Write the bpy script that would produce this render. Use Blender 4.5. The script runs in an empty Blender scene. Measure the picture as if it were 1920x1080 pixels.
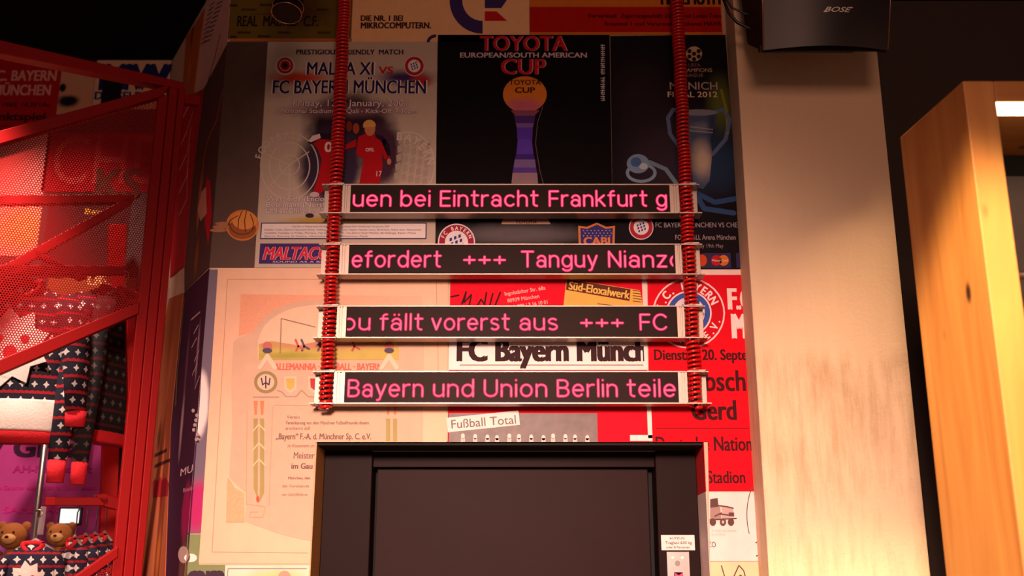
import bpy, bmesh, math, random
from mathutils import Vector, Matrix
random.seed(7)
# ------------------------------------------------------------------ camera, world, lights, exposure
sc = bpy.context.scene
COL = sc.collection
PITCH = math.radians(15.6); EYE = Vector((0, 0, 1.6)); FPX = 2000.0
cam_d = bpy.data.cameras.new('camera'); cam = bpy.data.objects.new('camera', cam_d); COL.objects.link(cam)
cam.location = EYE; cam.rotation_euler = (math.pi/2 + PITCH, 0, 0)
cam_d.sensor_width = 36; cam_d.lens = FPX/1920*36; cam_d.clip_start = .05
cam_d.dof.use_dof = True; cam_d.dof.focus_distance = 3.85; cam_d.dof.aperture_fstop = 1.8
sc.camera = cam
w = bpy.data.worlds.new('world'); sc.world = w; w.use_nodes = True
w.node_tree.nodes['Background'].inputs[0].default_value = (1.0, .62, .50, 1)
w.node_tree.nodes['Background'].inputs[1].default_value = .12
sc.view_settings.view_transform = 'Standard'; sc.view_settings.look = 'None'
sc.view_settings.exposure = 0; sc.view_settings.gamma = 1; sc.view_settings.use_curve_mapping = False

def spot(name, loc, target, power, color, angle, blend=.6, size=.05):
    d = bpy.data.lights.new(name, 'SPOT'); d.energy = power; d.color = color
    d.spot_size = math.radians(angle); d.spot_blend = blend; d.shadow_soft_size = size
    o = bpy.data.objects.new(name, d); COL.objects.link(o); o.location = loc
    o.rotation_euler = (Vector(target)-Vector(loc)).to_track_quat('-Z', 'Y').to_euler(); return o
def area(name, loc, target, power, color, sx, sy):
    d = bpy.data.lights.new(name, 'AREA'); d.energy = power; d.color = color; d.shape = 'RECTANGLE'; d.size = sx; d.size_y = sy
    o = bpy.data.objects.new(name, d); COL.objects.link(o); o.location = loc
    o.rotation_euler = (Vector(target)-Vector(loc)).to_track_quat('-Z', 'Y').to_euler(); return o
spot('unseen_spot', (-.50, -1.9, 3.05), (-.08, 3.9, .95), 3300, (1, .62, .49), 48, 1.0, .40)  # unseen lamp hung low, added to brighten the lower poster wall
area('wall_fill', (.6, -1.2, 3.9), (0, 3.9, 2.6), 62, (1, .52, .37), 1.4, 1.2)  # unseen area light added to lift the upper wall
spot('unseen_spot', (1.38, 3.06, 4.10), (1.34, 3.42, 1.4), 210, (1, .62, .34), 50, .8, .06)      # pillar and cabinet front
spot('unseen_spot', (.30, 1.2, 4.10), (1.25, 2.8, .6), 1150, (1, .72, .40), 47, .35, .05)           # down on the cabinet side
spot('unseen_spot', (1.75, 1.35, 4.10), (1.40, 2.6, 1.0), 620, (1, .74, .44), 44, .7, .05)         # unseen lamp added only to brighten the cabinet front
spot('unseen_spot', (-2.35, 3.1, 4.10), (-2.2, 4.3, 2.2), 950, (1, .72, .60), 46, .9, .05)        # sweaters
spot('unseen_spot', (-2.0, 4.05, 4.10), (-2.3, 4.8, 2.6), 260, (1, .62, .50), 75, .9, .08)       # inside the niche

# ------------------------------------------------------------------ helpers
def lin(c): return tuple(((x/255)/12.92 if x/255 <= .04045 else (((x/255)+.055)/1.055)**2.4) for x in c)
def ray(px, py):
    v = (540-py)/FPX
    return Vector(((px-960)/FPX, math.cos(PITCH)-v*math.sin(PITCH), math.sin(PITCH)+v*math.cos(PITCH)))
class Plane:                       # an upright plane in the room: origin o, horizontal direction u, normal n pointing to the viewer side
    def __init__(s, o, u):
        s.o = Vector(o); s.u = Vector(u).normalized(); s.v = Vector((0, 0, 1)); s.n = Vector((s.u.y, -s.u.x, 0))
    def pt(s, px, py, off=0):
        d = ray(px, py); o = s.o + s.n*off
        t = (o-EYE).dot(s.n)/d.dot(s.n); return EYE + d*t
    def uv(s, px, py):
        p = s.pt(px, py)-s.o; return (p.dot(s.u), p.z)
    def at(s, a, z, off=0): return Vector((s.o.x, s.o.y, 0)) + s.u*a + s.n*off + Vector((0, 0, z))
def yplane(Y): return Plane((0, Y, 0), (1, 0, 0))
WALLP = yplane(3.9); YW = 3.9

MATS = {}
def mat(name, rgb, rough=.55, metal=0, emit=0, noise=.0, scale=30, bump=0, coat=0, spec=.5):
    if name in MATS: return MATS[name]
    m = bpy.data.materials.new(name); m.use_nodes = True; nt = m.node_tree; b = nt.nodes['Principled BSDF']
    c = lin(rgb)+(1,)
    b.inputs['Base Color'].default_value = c; b.inputs['Roughness'].default_value = rough; b.inputs['Metallic'].default_value = metal
    b.inputs['Coat Weight'].default_value = coat; b.inputs['Specular IOR Level'].default_value = spec
    if emit: b.inputs['Emission Color'].default_value = c; b.inputs['Emission Strength'].default_value = emit
    if noise or bump:
        tc = nt.nodes.new('ShaderNodeTexCoord'); n = nt.nodes.new('ShaderNodeTexNoise'); n.inputs['Scale'].default_value = scale; n.inputs['Detail'].default_value = 5
        nt.links.new(tc.outputs['Object'], n.inputs['Vector'])
        if noise:
            r = nt.nodes.new('ShaderNodeMapRange'); r.inputs['To Min'].default_value = 1-noise; r.inputs['To Max'].default_value = 1+noise*.6
            nt.links.new(n.outputs['Fac'], r.inputs['Value'])
            mx = nt.nodes.new('ShaderNodeMix'); mx.data_type = 'RGBA'; mx.blend_type = 'MULTIPLY'; mx.inputs[0].default_value = 1
            mx.inputs[6].default_value = c; nt.links.new(r.outputs[0], mx.inputs[7]); nt.links.new(mx.outputs[2], b.inputs['Base Color'])
        if bump:
            bp = nt.nodes.new('ShaderNodeBump'); bp.inputs['Strength'].default_value = bump; bp.inputs['Distance'].default_value = .004
            nt.links.new(n.outputs['Fac'], bp.inputs['Height']); nt.links.new(bp.outputs[0], b.inputs['Normal'])
    MATS[name] = m; return m
def ink(rgb, rough=.42):
    return mat('print_%02x%02x%02x' % rgb, rgb, .6, noise=.12, scale=25, spec=.06)

ROOT = {}
def tag(o, label=None, cat=None, group=None, kind=None):
    if label: o['label'] = label
    if cat: o['category'] = cat
    if group: o['group'] = group
    if kind: o['kind'] = kind
    return o
def empty(name, loc, label=None, cat=None, group=None):
    o = bpy.data.objects.new(name, None); COL.objects.link(o); o.location = loc; o.empty_display_size = .05
    ROOT[o] = Vector(loc); return tag(o, label, cat, group)
def build(name, verts, faces, m, parent=None, smooth=False, bevel=0):
    verts = [Vector(v) for v in verts]
    if parent: org = ROOT[parent]
    else:
        lo = [min(v[i] for v in verts) for i in range(3)]; hi = [max(v[i] for v in verts) for i in range(3)]
        org = Vector(((lo[0]+hi[0])/2, (lo[1]+hi[1])/2, lo[2]))
    me = bpy.data.meshes.new(name); me.from_pydata([v-org for v in verts], [], faces); me.validate()
    ms = m if isinstance(m, (list, tuple)) else [m]
    for q in ms: me.materials.append(q)
    if smooth:
        me.polygons.foreach_set('use_smooth', [True]*len(me.polygons))
    o = bpy.data.objects.new(name, me); COL.objects.link(o); ROOT[o] = org
    if parent: o.parent = parent
    else: o.location = org
    if bevel:
        b = o.modifiers.new('bevel', 'BEVEL'); b.width = bevel; b.segments = 2; b.limit_method = 'ANGLE'
    return o
class MB:
    def __init__(s): s.v = []; s.f = []
    def add(s, v, f):
        k = len(s.v); s.v += [Vector(p) for p in v]; s.f += [[i+k for i in q] for q in f]; return s
    def box(s, x0, x1, y0, y1, z0, z1, M=None):
        v = [Vector((x, y, z)) for z in (z0, z1) for x, y in ((x0, y0), (x1, y0), (x1, y1), (x0, y1))]
        if M: v = [M @ p for p in v]
        return s.add(v, [(3, 2, 1, 0), (4, 5, 6, 7), (0, 1, 5, 4), (1, 2, 6, 5), (2, 3, 7, 6), (3, 0, 4, 7)])
    def prism(s, front, back):
        n = len(front)
        return s.add(list(front)+list(back), [list(range(n)), list(range(2*n-1, n-1, -1))]+[(i, i+n, (i+1) % n+n, (i+1) % n) for i in range(n)])
    def tube(s, pts, r, seg=10, cap=True, flat=1.0):
        pts = [Vector(p) for p in pts]; n = len(pts); rs = r if isinstance(r, (list, tuple)) else [r]*n
        T = [(pts[min(i+1, n-1)]-pts[max(i-1, 0)]).normalized() for i in range(n)]
        up = Vector((0, 0, 1)) if abs(T[0].z) < .9 else Vector((0, 1, 0))
        a = T[0].cross(up).normalized(); V = []
        for i in range(n):
            a = (a - T[i]*a.dot(T[i])).normalized(); b = T[i].cross(a)
            V += [pts[i]+(a*math.cos(t)+b*math.sin(t)*flat)*rs[i] for t in [2*math.pi*k/seg for k in range(seg)]]
        F = [(i*seg+k, i*seg+(k+1) % seg, (i+1)*seg+(k+1) % seg, (i+1)*seg+k) for i in range(n-1) for k in range(seg)]
        if cap: F += [list(range(seg-1, -1, -1)), list(range((n-1)*seg, n*seg))]
        return s.add(V, F)
    def ball(s, c, rx, ry, rz, su=14, sv=9):
        c = Vector(c); V = [c+Vector((0, 0, rz))]
        for j in range(1, sv):
            t = math.pi*j/sv
            V += [c+Vector((rx*math.sin(t)*math.cos(2*math.pi*k/su), ry*math.sin(t)*math.sin(2*math.pi*k/su), rz*math.cos(t))) for k in range(su)]
        V.append(c-Vector((0, 0, rz))); F = [(0, 1+k, 1+(k+1) % su) for k in range(su)]
        for j in range(sv-2):
            F += [(1+j*su+k, 1+(j+1)*su+k, 1+(j+1)*su+(k+1) % su, 1+j*su+(k+1) % su) for k in range(su)]
        L = len(V)-1; F += [(L, 1+(sv-2)*su+(k+1) % su, 1+(sv-2)*su+k) for k in range(su)]
        return s.add(V, F)
    def loft(s, rings, cap=True):
        n = len(rings[0]); V = [p for r in rings for p in r]
        F = [(i*n+k, i*n+(k+1) % n, (i+1)*n+(k+1) % n, (i+1)*n+k) for i in range(len(rings)-1) for k in range(n)]
        if cap: F += [list(range(n-1, -1, -1)), list(range((len(rings)-1)*n, len(rings)*n))]
        return s.add(V, F)
    def out(s, name, m, parent=None, smooth=False, bevel=0): return build(name, s.v, s.f, m, parent, smooth, bevel)

def pprism(name, P, pts, m, parent=None, off0=0, depth=.05, bevel=0):
    """prism standing on plane P: outline taken at off0, pushed straight back by depth"""
    fr = [P.pt(x, y, off0) for x, y in pts]; bk = [p-P.n*depth for p in fr]
    return MB().prism(fr, bk).out(name, m, parent, bevel=bevel)

# ---- flat print on a plane
LAY = .0007
def shape(name, P, pts, col, parent, layer=1, raw=False):
    m = col if isinstance(col, bpy.types.Material) else ink(col)
    v = [P.pt(x, y, 0)+P.n*(.003+LAY*layer) if not raw else x for x, y in pts]
    return build(name, v, [list(range(len(v)))], m, parent)
def rect(name, P, x0, y0, x1, y1, col, parent, layer=1):
    ym = (y0+y1)/2; a0 = P.uv(x0, ym)[0]; a1 = P.uv(x1, ym)[0]; am = (x0+x1)/2
    z0 = P.uv(am, y0)[1]; z1 = P.uv(am, y1)[1]; off = .003+LAY*layer
    m = col if isinstance(col, bpy.types.Material) else ink(col)
    return build(name, [P.at(a0, z0, off), P.at(a0, z1, off), P.at(a1, z1, off), P.at(a1, z0, off)], [(0, 1, 2, 3)], m, parent)
def ell(cx, cy, rx, ry, n=32, a0=0, a1=360):
    return [(cx+rx*math.cos(math.radians(a0+(a1-a0)*k/n)), cy-ry*math.sin(math.radians(a0+(a1-a0)*k/n))) for k in range(n if a1-a0 == 360 else n+1)]
def disc(name, P, cx, cy, rx, ry, col, parent, layer=1): return shape(name, P, ell(cx, cy, rx, ry), col, parent, layer)
def strokes(name, P, lines, wpx, col, parent, layer=1, discs=True):
    """flat line work; lines = pixel polylines"""
    m = col if isinstance(col, bpy.types.Material) else ink(col); b = MB(); off = .003+LAY*layer
    for li, L in enumerate(lines):
        q = [P.pt(x, y, 0)+P.n*(off+.00003*(li % 7)) for x, y in L]; hw = wpx/2*(q[0]-EYE).length/FPX
        for i in range(len(q)-1):
            d = (q[i+1]-q[i])
            if d.length < 1e-6: continue
            s_ = d.normalized().cross(P.n)*hw
            e_ = P.n*(.00002*(i % 3)); b.add([q[i]+s_+e_, q[i+1]+s_+e_, q[i+1]-s_+e_, q[i]-s_+e_], [(0, 1, 2, 3)])
        if discs and wpx > 2:
            for ci, c in enumerate(q): b.add([c+P.n*(.0001+.00003*(ci % 3))+P.u*hw*math.cos(t)+P.v*hw*math.sin(t) for t in [k*math.pi/5 for k in range(10)]], [list(range(10))])
    return b.out(name, m, parent)
_fc = {}
def text_mesh(s, bold, shear):
    key = (s, bold, shear)
    if key in _fc: return _fc[key]
    c = bpy.data.curves.new('t', 'FONT'); c.body = s; c.size = 1; c.offset = bold; c.shear = shear; c.resolution_u = 3; c.fill_mode = 'FRONT' if hasattr(c, 'fill_mode') else c.fill_mode
    o = bpy.data.objects.new('t', c); COL.objects.link(o)
    me = bpy.data.meshes.new_from_object(o.evaluated_get(bpy.context.evaluated_depsgraph_get()))
    V = [v.co.copy() for v in me.vertices]; F = [tuple(p.vertices) for p in me.polygons]
    bpy.data.objects.remove(o); bpy.data.curves.remove(c); bpy.data.meshes.remove(me)
    _fc[key] = (V, F); return V, F
def caph():
    V, F = text_mesh('H', 0, 0); return max(v.y for v in V)
def text(s, P, x0, x1, ybase, ycap, col, parent, layer=2, bold=.0, shear=0, name='lettering', rot=0, clip=None, frame=None, zmin=None):
    """lettering fitted between pixel x0..x1, capital height ybase-ycap; rot in degrees; clip=(xmin,xmax) pixel limits"""
    V, F = text_mesh(s, 0, shear); h = caph()
    mnx = min(v.x for v in V); mxx = max(v.x for v in V)
    m = col if isinstance(col, bpy.types.Material) else ink(col)
    if frame: O, U, W_, sx, sy = frame
    else:
        off = .003+LAY*layer
        O = P.pt(x0, ybase, 0)+P.n*off; e = P.pt(x1, ybase, 0)+P.n*off; sx = (e-O).length/(mxx-mnx)
        sy = (P.pt(x0, ycap, 0).z-P.pt(x0, ybase, 0).z)/h
        r = math.radians(rot); U = P.u*math.cos(r)+P.v*math.sin(r); W_ = -P.u*math.sin(r)+P.v*math.cos(r)
    v2 = [O+U*((v.x-mnx)*sx)+W_*(v.y*sy) for v in V]
    if bold:
        bb = bold*sy*.9; k0 = len(V); base_ = v2; v2 = []; F0 = F; F = []
        for q_, (ix, iz) in enumerate(((-1, -.35), (1, -.35), (1, .35), (-1, .35), (0, 0))):
            dn = U.cross(W_)*(q_*.00006); v2 += [p+U*(ix*bb)+W_*(iz*bb)+dn for p in base_]; F += [tuple(i+q_*k0 for i in f) for f in F0]
    if clip or zmin:
        clip = clip or (None, None)
        bm = bmesh.new(); bv = [bm.verts.new(p) for p in v2]
        for f in F:
            try: bm.faces.new([bv[i] for i in f])
            except ValueError: pass
        for lim, sg in ((clip[0], -1), (clip[1], 1)):
            if lim is None: continue
            pc = P.pt(lim, (ybase+ycap)/2)
            bmesh.ops.bisect_plane(bm, geom=bm.verts[:]+bm.edges[:]+bm.faces[:], plane_co=pc, plane_no=P.u*sg, clear_outer=True)
        if zmin: bmesh.ops.bisect_plane(bm, geom=bm.verts[:]+bm.edges[:]+bm.faces[:], plane_co=(0, 0, zmin), plane_no=(0, 0, -1), clear_outer=True)
        bm.verts.ensure_lookup_table(); bm.verts.index_update()
        v2 = [v.co.copy() for v in bm.verts]; F = [[v.index for v in f.verts] for f in bm.faces]; bm.free()
        if not v2: return None
    return build(name, v2, F, m, parent)

def blobs(name, base, items, P, org, noise=.12, rough=.42, nscale=18):
    """paper colour with soft printed patches; items = (cx,cy,rx,ry,soft,rgb) in pixels"""
    m = bpy.data.materials.new(name); m.use_nodes = True; nt = m.node_tree; N = nt.nodes; L = nt.links; b = N['Principled BSDF']
    b.inputs['Roughness'].default_value = .6; b.inputs['Specular IOR Level'].default_value = .06
    tc = N.new('ShaderNodeTexCoord'); nz = N.new('ShaderNodeTexNoise'); nz.inputs['Scale'].default_value = nscale; nz.inputs['Detail'].default_value = 6
    L.new(tc.outputs['Object'], nz.inputs['Vector'])
    rgb = N.new('ShaderNodeRGB'); rgb.outputs[0].default_value = lin(base)+(1,); cur = rgb.outputs[0]
    for cx, cy, rx, ry, soft, c in items:
        p = P.pt(cx, cy)-org; k = (P.pt(cx, cy)-EYE).length/FPX
        s1 = N.new('ShaderNodeVectorMath'); s1.operation = 'SUBTRACT'; s1.inputs[1].default_value = p; L.new(tc.outputs['Object'], s1.inputs[0])
        dx = N.new('ShaderNodeVectorMath'); dx.operation = 'DOT_PRODUCT'; dx.inputs[1].default_value = P.u/(rx*k); L.new(s1.outputs[0], dx.inputs[0])
        dz = N.new('ShaderNodeVectorMath'); dz.operation = 'DOT_PRODUCT'; dz.inputs[1].default_value = P.v/(ry*k); L.new(s1.outputs[0], dz.inputs[0])
        cb = N.new('ShaderNodeCombineXYZ'); L.new(dx.outputs['Value'], cb.inputs[0]); L.new(dz.outputs['Value'], cb.inputs[1])
        ln = N.new('ShaderNodeVectorMath'); ln.operation = 'LENGTH'; L.new(cb.outputs[0], ln.inputs[0])
        ad = N.new('ShaderNodeMath'); ad.operation = 'MULTIPLY_ADD'; L.new(nz.outputs['Fac'], ad.inputs[0]); ad.inputs[1].default_value = .5*min(1, soft*1.5); L.new(ln.outputs['Value'], ad.inputs[2])
        mr = N.new('ShaderNodeMapRange'); mr.interpolation_type = 'SMOOTHSTEP'; L.new(ad.outputs[0], mr.inputs['Value'])
        mr.inputs['From Min'].default_value = 1.2+soft*.5; mr.inputs['From Max'].default_value = 1.2-soft
        mx = N.new('ShaderNodeMix'); mx.data_type = 'RGBA'; L.new(mr.outputs[0], mx.inputs[0]); L.new(cur, mx.inputs[6]); mx.inputs[7].default_value = lin(c)+(1,); cur = mx.outputs[2]
    r = N.new('ShaderNodeMapRange'); r.inputs['To Min'].default_value = 1-noise; r.inputs['To Max'].default_value = 1+noise*.6; L.new(nz.outputs['Fac'], r.inputs['Value'])
    mx = N.new('ShaderNodeMix'); mx.data_type = 'RGBA'; mx.blend_type = 'MULTIPLY'; mx.inputs[0].default_value = 1; L.new(cur, mx.inputs[6]); L.new(r.outputs[0], mx.inputs[7])
    L.new(mx.outputs[2], b.inputs['Base Color']); return m
def poster(P, x0, y0, x1, y1, base, label, items=(), name='poster', poly=None, group=None, thick=.003, noise=.12, cat='poster'):
    """sheet pasted on plane P: rectangle between pixel limits (or the pixel outline poly)"""
    if poly: fr = [P.pt(x, y)+P.n*thick for x, y in poly]
    else:
        ym = (y0+y1)/2; a0 = P.uv(x0, ym)[0]; a1 = P.uv(x1, ym)[0]; z0 = P.uv((x0+x1)/2, y0)[1]; z1 = P.uv((x0+x1)/2, y1)[1]
        fr = [P.at(a, z, thick) for a, z in ((a0, z0), (a0, z1), (a1, z1), (a1, z0))]
    bk = [p-P.n*(thick) for p in fr]
    o = MB().prism(fr, bk).out(name, ink(base), None)
    if items: o.data.materials[0] = blobs('print_patches', base, items, P, ROOT[o], noise)
    return tag(o, label, cat, group)

# ------------------------------------------------------------------ materials of the place
M_black = mat('matte_black', (10, 8, 8), .85, noise=.2)
M_void = mat('black_ceiling_paint', (7, 6, 6), .95, noise=.3, spec=.1)
M_red = mat('red_powder_coat', (148, 0, 2), .5, noise=.06, scale=60, bump=.05, spec=.2)
M_cord = mat('red_cord', (200, 16, 16), .28, noise=.08, scale=80, coat=.4)
M_alu = mat('brushed_aluminium', (205, 190, 180), .32, 1, noise=.12, scale=40)
M_alus = mat('satin_aluminium', (166, 148, 138), .45, .75, noise=.1, scale=60)
M_steel = mat('stainless_steel', (190, 180, 178), .3, 1, noise=.1)
M_door = mat('anthracite_door_metal', (40, 22, 23), .5, 0, noise=.12, scale=6, spec=.06)
M_jamb = mat('dark_jamb_metal', (30, 15, 15), .5, 0, noise=.12, scale=6, spec=.06)
M_screen = mat('smoked_screen', (36, 20, 17), .5, noise=.08, scale=20, spec=.07)

def plaster(name, rgb, streak=(205, 180, 150)):
    m = bpy.data.materials.new(name); m.use_nodes = True; nt = m.node_tree; N = nt.nodes; L = nt.links; b = N['Principled BSDF']; b.inputs['Roughness'].default_value = .8
    tc = N.new('ShaderNodeTexCoord'); mp = N.new('ShaderNodeMapping'); mp.inputs['Scale'].default_value = (16, 16, 2.2); L.new(tc.outputs['Object'], mp.inputs[0])
    n1 = N.new('ShaderNodeTexNoise'); n1.inputs['Scale'].default_value = 1.6; n1.inputs['Detail'].default_value = 8; n1.inputs['Roughness'].default_value = .7; L.new(mp.outputs[0], n1.inputs['Vector'])
    n2 = N.new('ShaderNodeTexNoise'); n2.inputs['Scale'].default_value = 2.3; n2.inputs['Detail'].default_value = 3; L.new(tc.outputs['Object'], n2.inputs['Vector'])
    mul = N.new('ShaderNodeMath'); mul.operation = 'MULTIPLY'; L.new(n1.outputs['Fac'], mul.inputs[0]); L.new(n2.outputs['Fac'], mul.inputs[1])
    r = N.new('ShaderNodeMapRange'); r.inputs['From Min'].default_value = .22; r.inputs['From Max'].default_value = .40; L.new(mul.outputs[0], r.inputs['Value'])
    sz = N.new('ShaderNodeSeparateXYZ'); L.new(tc.outputs['Object'], sz.inputs[0]); zm = N.new('ShaderNodeMapRange'); zm.inputs['From Min'].default_value = 2.43; zm.inputs['From Max'].default_value = 2.36; zm.inputs['To Min'].default_value = .12; L.new(sz.outputs[2], zm.inputs['Value'])
    mk = N.new('ShaderNodeMath'); mk.operation = 'MULTIPLY'; L.new(r.outputs[0], mk.inputs[0]); L.new(zm.outputs[0], mk.inputs[1])
    mx = N.new('ShaderNodeMix'); mx.data_type = 'RGBA'; L.new(mk.outputs[0], mx.inputs[0]); mx.inputs[6].default_value = lin(rgb)+(1,); mx.inputs[7].default_value = lin(streak)+(1,)
    L.new(mx.outputs[2], b.inputs['Base Color'])
    n3 = N.new('ShaderNodeTexNoise'); n3.inputs['Scale'].default_value = 90; n3.inputs['Detail'].default_value = 6; L.new(tc.outputs['Object'], n3.inputs['Vector'])
    bp = N.new('ShaderNodeBump'); bp.inputs['Strength'].default_value = .35; bp.inputs['Distance'].default_value = .004; L.new(n3.outputs['Fac'], bp.inputs['Height']); L.new(bp.outputs[0], b.inputs['Normal'])
    return m
def wood(name, c1, c2, c3, stretch=(9, 9, .7)):
    m = bpy.data.materials.new(name); m.use_nodes = True; nt = m.node_tree; N = nt.nodes; L = nt.links; b = N['Principled BSDF']; b.inputs['Roughness'].default_value = .5
    tc = N.new('ShaderNodeTexCoord'); mp = N.new('ShaderNodeMapping'); mp.inputs['Scale'].default_value = stretch; L.new(tc.outputs['Object'], mp.inputs[0])
    n = N.new('ShaderNodeTexNoise'); n.inputs['Scale'].default_value = 1.3; n.inputs['Detail'].default_value = 7; n.inputs['Distortion'].default_value = 1.2; L.new(mp.outputs[0], n.inputs['Vector'])
    cr = N.new('ShaderNodeValToRGB'); e = cr.color_ramp.elements; e[0].position = .3; e[0].color = lin(c2)+(1,); e[1].position = .68; e[1].color = lin(c1)+(1,); L.new(n.outputs['Fac'], cr.inputs[0])
    mp2 = N.new('ShaderNodeMapping'); mp2.inputs['Scale'].default_value = (1, 1, .45); L.new(tc.outputs['Object'], mp2.inputs[0])
    vo = N.new('ShaderNodeTexVoronoi'); vo.inputs['Scale'].default_value = 7; L.new(mp2.outputs[0], vo.inputs['Vector'])
    r = N.new('ShaderNodeMapRange'); r.interpolation_type = 'SMOOTHSTEP'; r.inputs['From Min'].default_value = .05; r.inputs['From Max'].default_value = .13; r.inputs['To Min'].default_value = 1; r.inputs['To Max'].default_value = 0; L.new(vo.outputs['Distance'], r.inputs['Value'])
    mx = N.new('ShaderNodeMix'); mx.data_type = 'RGBA'; L.new(r.outputs[0], mx.inputs[0]); L.new(cr.outputs[0], mx.inputs[6]); mx.inputs[7].default_value = lin(c3)+(1,)
    L.new(mx.outputs[2], b.inputs['Base Color']); return m
M_plaster = plaster('pillar_plaster', (222, 192, 160), (190, 160, 126))
M_oak = wood('knotty_oak', (196, 134, 68), (168, 104, 46), (50, 26, 10))

# ------------------------------------------------------------------ the room
TOP = 4.15
def struct(o, label=None): o['kind'] = 'structure'; return o
struct(MB().box(-4.5, 4.5, -2, 6.5, -.1, 0).out('floor', mat('dark_shop_floor', (70, 52, 44), .5, noise=.15, scale=5)))
struct(MB().box(-4.5, 4.5, -2, 6.5, TOP, TOP+.1).out('ceiling', M_void))
CX = -1.152                                                   # outer corner where the posters turn backwards
XL = WALLP.pt(587, 955).x; XR = WALLP.pt(1326, 955).x; ZD = WALLP.pt(960, 828).z
M_wall = mat('papered_wall', (190, 165, 140), .6, noise=.08)
fw = MB(); fw.box(CX, XL, YW, YW+.34, 0, TOP); fw.box(XR, 1.2, YW, YW+.34, 0, TOP); fw.box(XL, XR, YW, YW+.34, ZD, TOP)
struct(fw.out('wall_front', M_wall))
SD = Vector((-.5, .866, 0)).normalized()
SIDE = Plane((CX, YW, 0), -SD)                                # side face; u runs back-to-front so that n looks left-front
c0 = Vector((CX, YW, 0)); c1 = c0+SD*1.12; YF = c1.y
struct(MB().prism([c0, c1, c1+Vector((.3, 0, 0)), c0+Vector((.3, .2, 0))], [p+Vector((0, 0, TOP)) for p in (c0, c1, c1+Vector((.3, 0, 0)), c0+Vector((.3, .2, 0)))]).out('wall_side', M_wall))
FAR = yplane(YF)
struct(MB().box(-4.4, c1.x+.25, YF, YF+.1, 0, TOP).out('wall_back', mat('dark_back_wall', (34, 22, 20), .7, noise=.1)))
struct(MB().box(1.2, 4.4, 4.3, 4.4, 0, TOP).out('wall_right', mat('dark_brown_wall', (60, 44, 38), .8, noise=.1)))
# pillar
pil = MB().box(.871, 1.419, 3.744, 4.2, 0, TOP).out('pillar', M_plaster, bevel=.004)
struct(pil)

# reveal linings of the opening
lin_ = MB(); lin_.box(XL, XL+.002, YW, 4.10, 0, ZD)
struct(lin_.out('trim_1', mat('ochre_reveal', (196, 142, 78), .6, noise=.1)))
ZR = WALLP.pt(1329, 921).z
struct(MB().box(XR-.002, XR, YW, 4.10, ZR, ZD).out('trim_2', mat('red_reveal', (196, 12, 26), .6, noise=.1)))
struct(MB().box(XR-.002, XR, YW, 4.10, 0, ZR-.001).out('trim_3', mat('pale_reveal', (214, 190, 186), .6, noise=.1)))

# ------------------------------------------------------------------ lift
lift = empty('lift_door', (0, 4.1, 0), 'dark anthracite metal lift door set in the poster wall opening', 'lift door')
JY = 4.07
a = yplane(JY).pt(695, 955).x; bq = yplane(JY).pt(1232, 955).x
MB().box(XL+.003, a, JY, 4.2, 0, ZD-.012).out('jamb', M_jamb, lift, bevel=.003)
MB().box(bq, XR-.003, JY, 4.2, 0, ZD-.012).out('jamb', M_jamb, lift, bevel=.003)
MB().box(XL+.003, XR-.003, YW+.01, JY-.001, ZD-.012, ZD-.001).out('header', M_black, lift)
MB().box(a+.001, bq-.001, JY+.03, 4.2, ZD-.07, ZD-.013).out('lintel', M_jamb, lift)
MB().box(a+.012, bq-.022, 4.14, 4.18, .01, ZD-.071).out('door_leaf', M_door, lift, bevel=.002)
MB().box(a+.001, bq-.001, 4.185, 4.2, 0, ZD-.071).out('shaft_gap', M_black, lift)
JP = yplane(JY)
def jbox(x0, y0, x1, y1, d, m, name, parent, bev=0, base=0):
    p0 = JP.pt(x0, y1); p1 = JP.pt(x1, y0)
    return MB().box(p0.x, p1.x, JY-base-d, JY-base, p0.z, p1.z).out(name, m, parent, bevel=bev)
sg = jbox(1240, 1003, 1302, 1032, .004, mat('white_sign_plastic', (225, 210, 205), .4), 'notice_plate', None, .002)
tag(sg, 'small white notice plate on the right jamb of the lift', 'sign')
SP = yplane(JY-.002)
for s_, x0, x1, yb, yc in (('AUFZUG', 1255, 1283, 1011, 1007), ('Traglast 630 kg', 1247, 1297, 1020, 1015), ('oder 8 Personen', 1249, 1293, 1028, 1024)):
    text(s_, SP, x0, x1, yb, yc, (120, 100, 98), sg, bold=.01)
cp = jbox(1253, 1034, 1292, 1140, .006, M_steel, 'call_panel', None, .002)
tag(cp, 'steel lift call panel with red floor display below the notice plate', 'control panel')
CP = yplane(JY-.004)
for x in (1261, 1279):
    disc('screw', CP, x, 1046, 3, 3, (235, 225, 220), cp, 3)
disc('speaker_hole', CP, 1270, 1056, 5, 5, (150, 140, 138), cp, 3)
rect('display', CP, 1264, 1073, 1280, 1096, (14, 4, 6), cp, 3)
shape('floor_number', CP, [(1265, 1074), (1272, 1079), (1280, 1074), (1280, 1094), (1265, 1094)], mat('red_floor_glow', (255, 20, 60), .5, emit=3), cp, 5)
disc('button', CP, 1272, 1118, 9, 9, (90, 80, 80), cp, 3)

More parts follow.
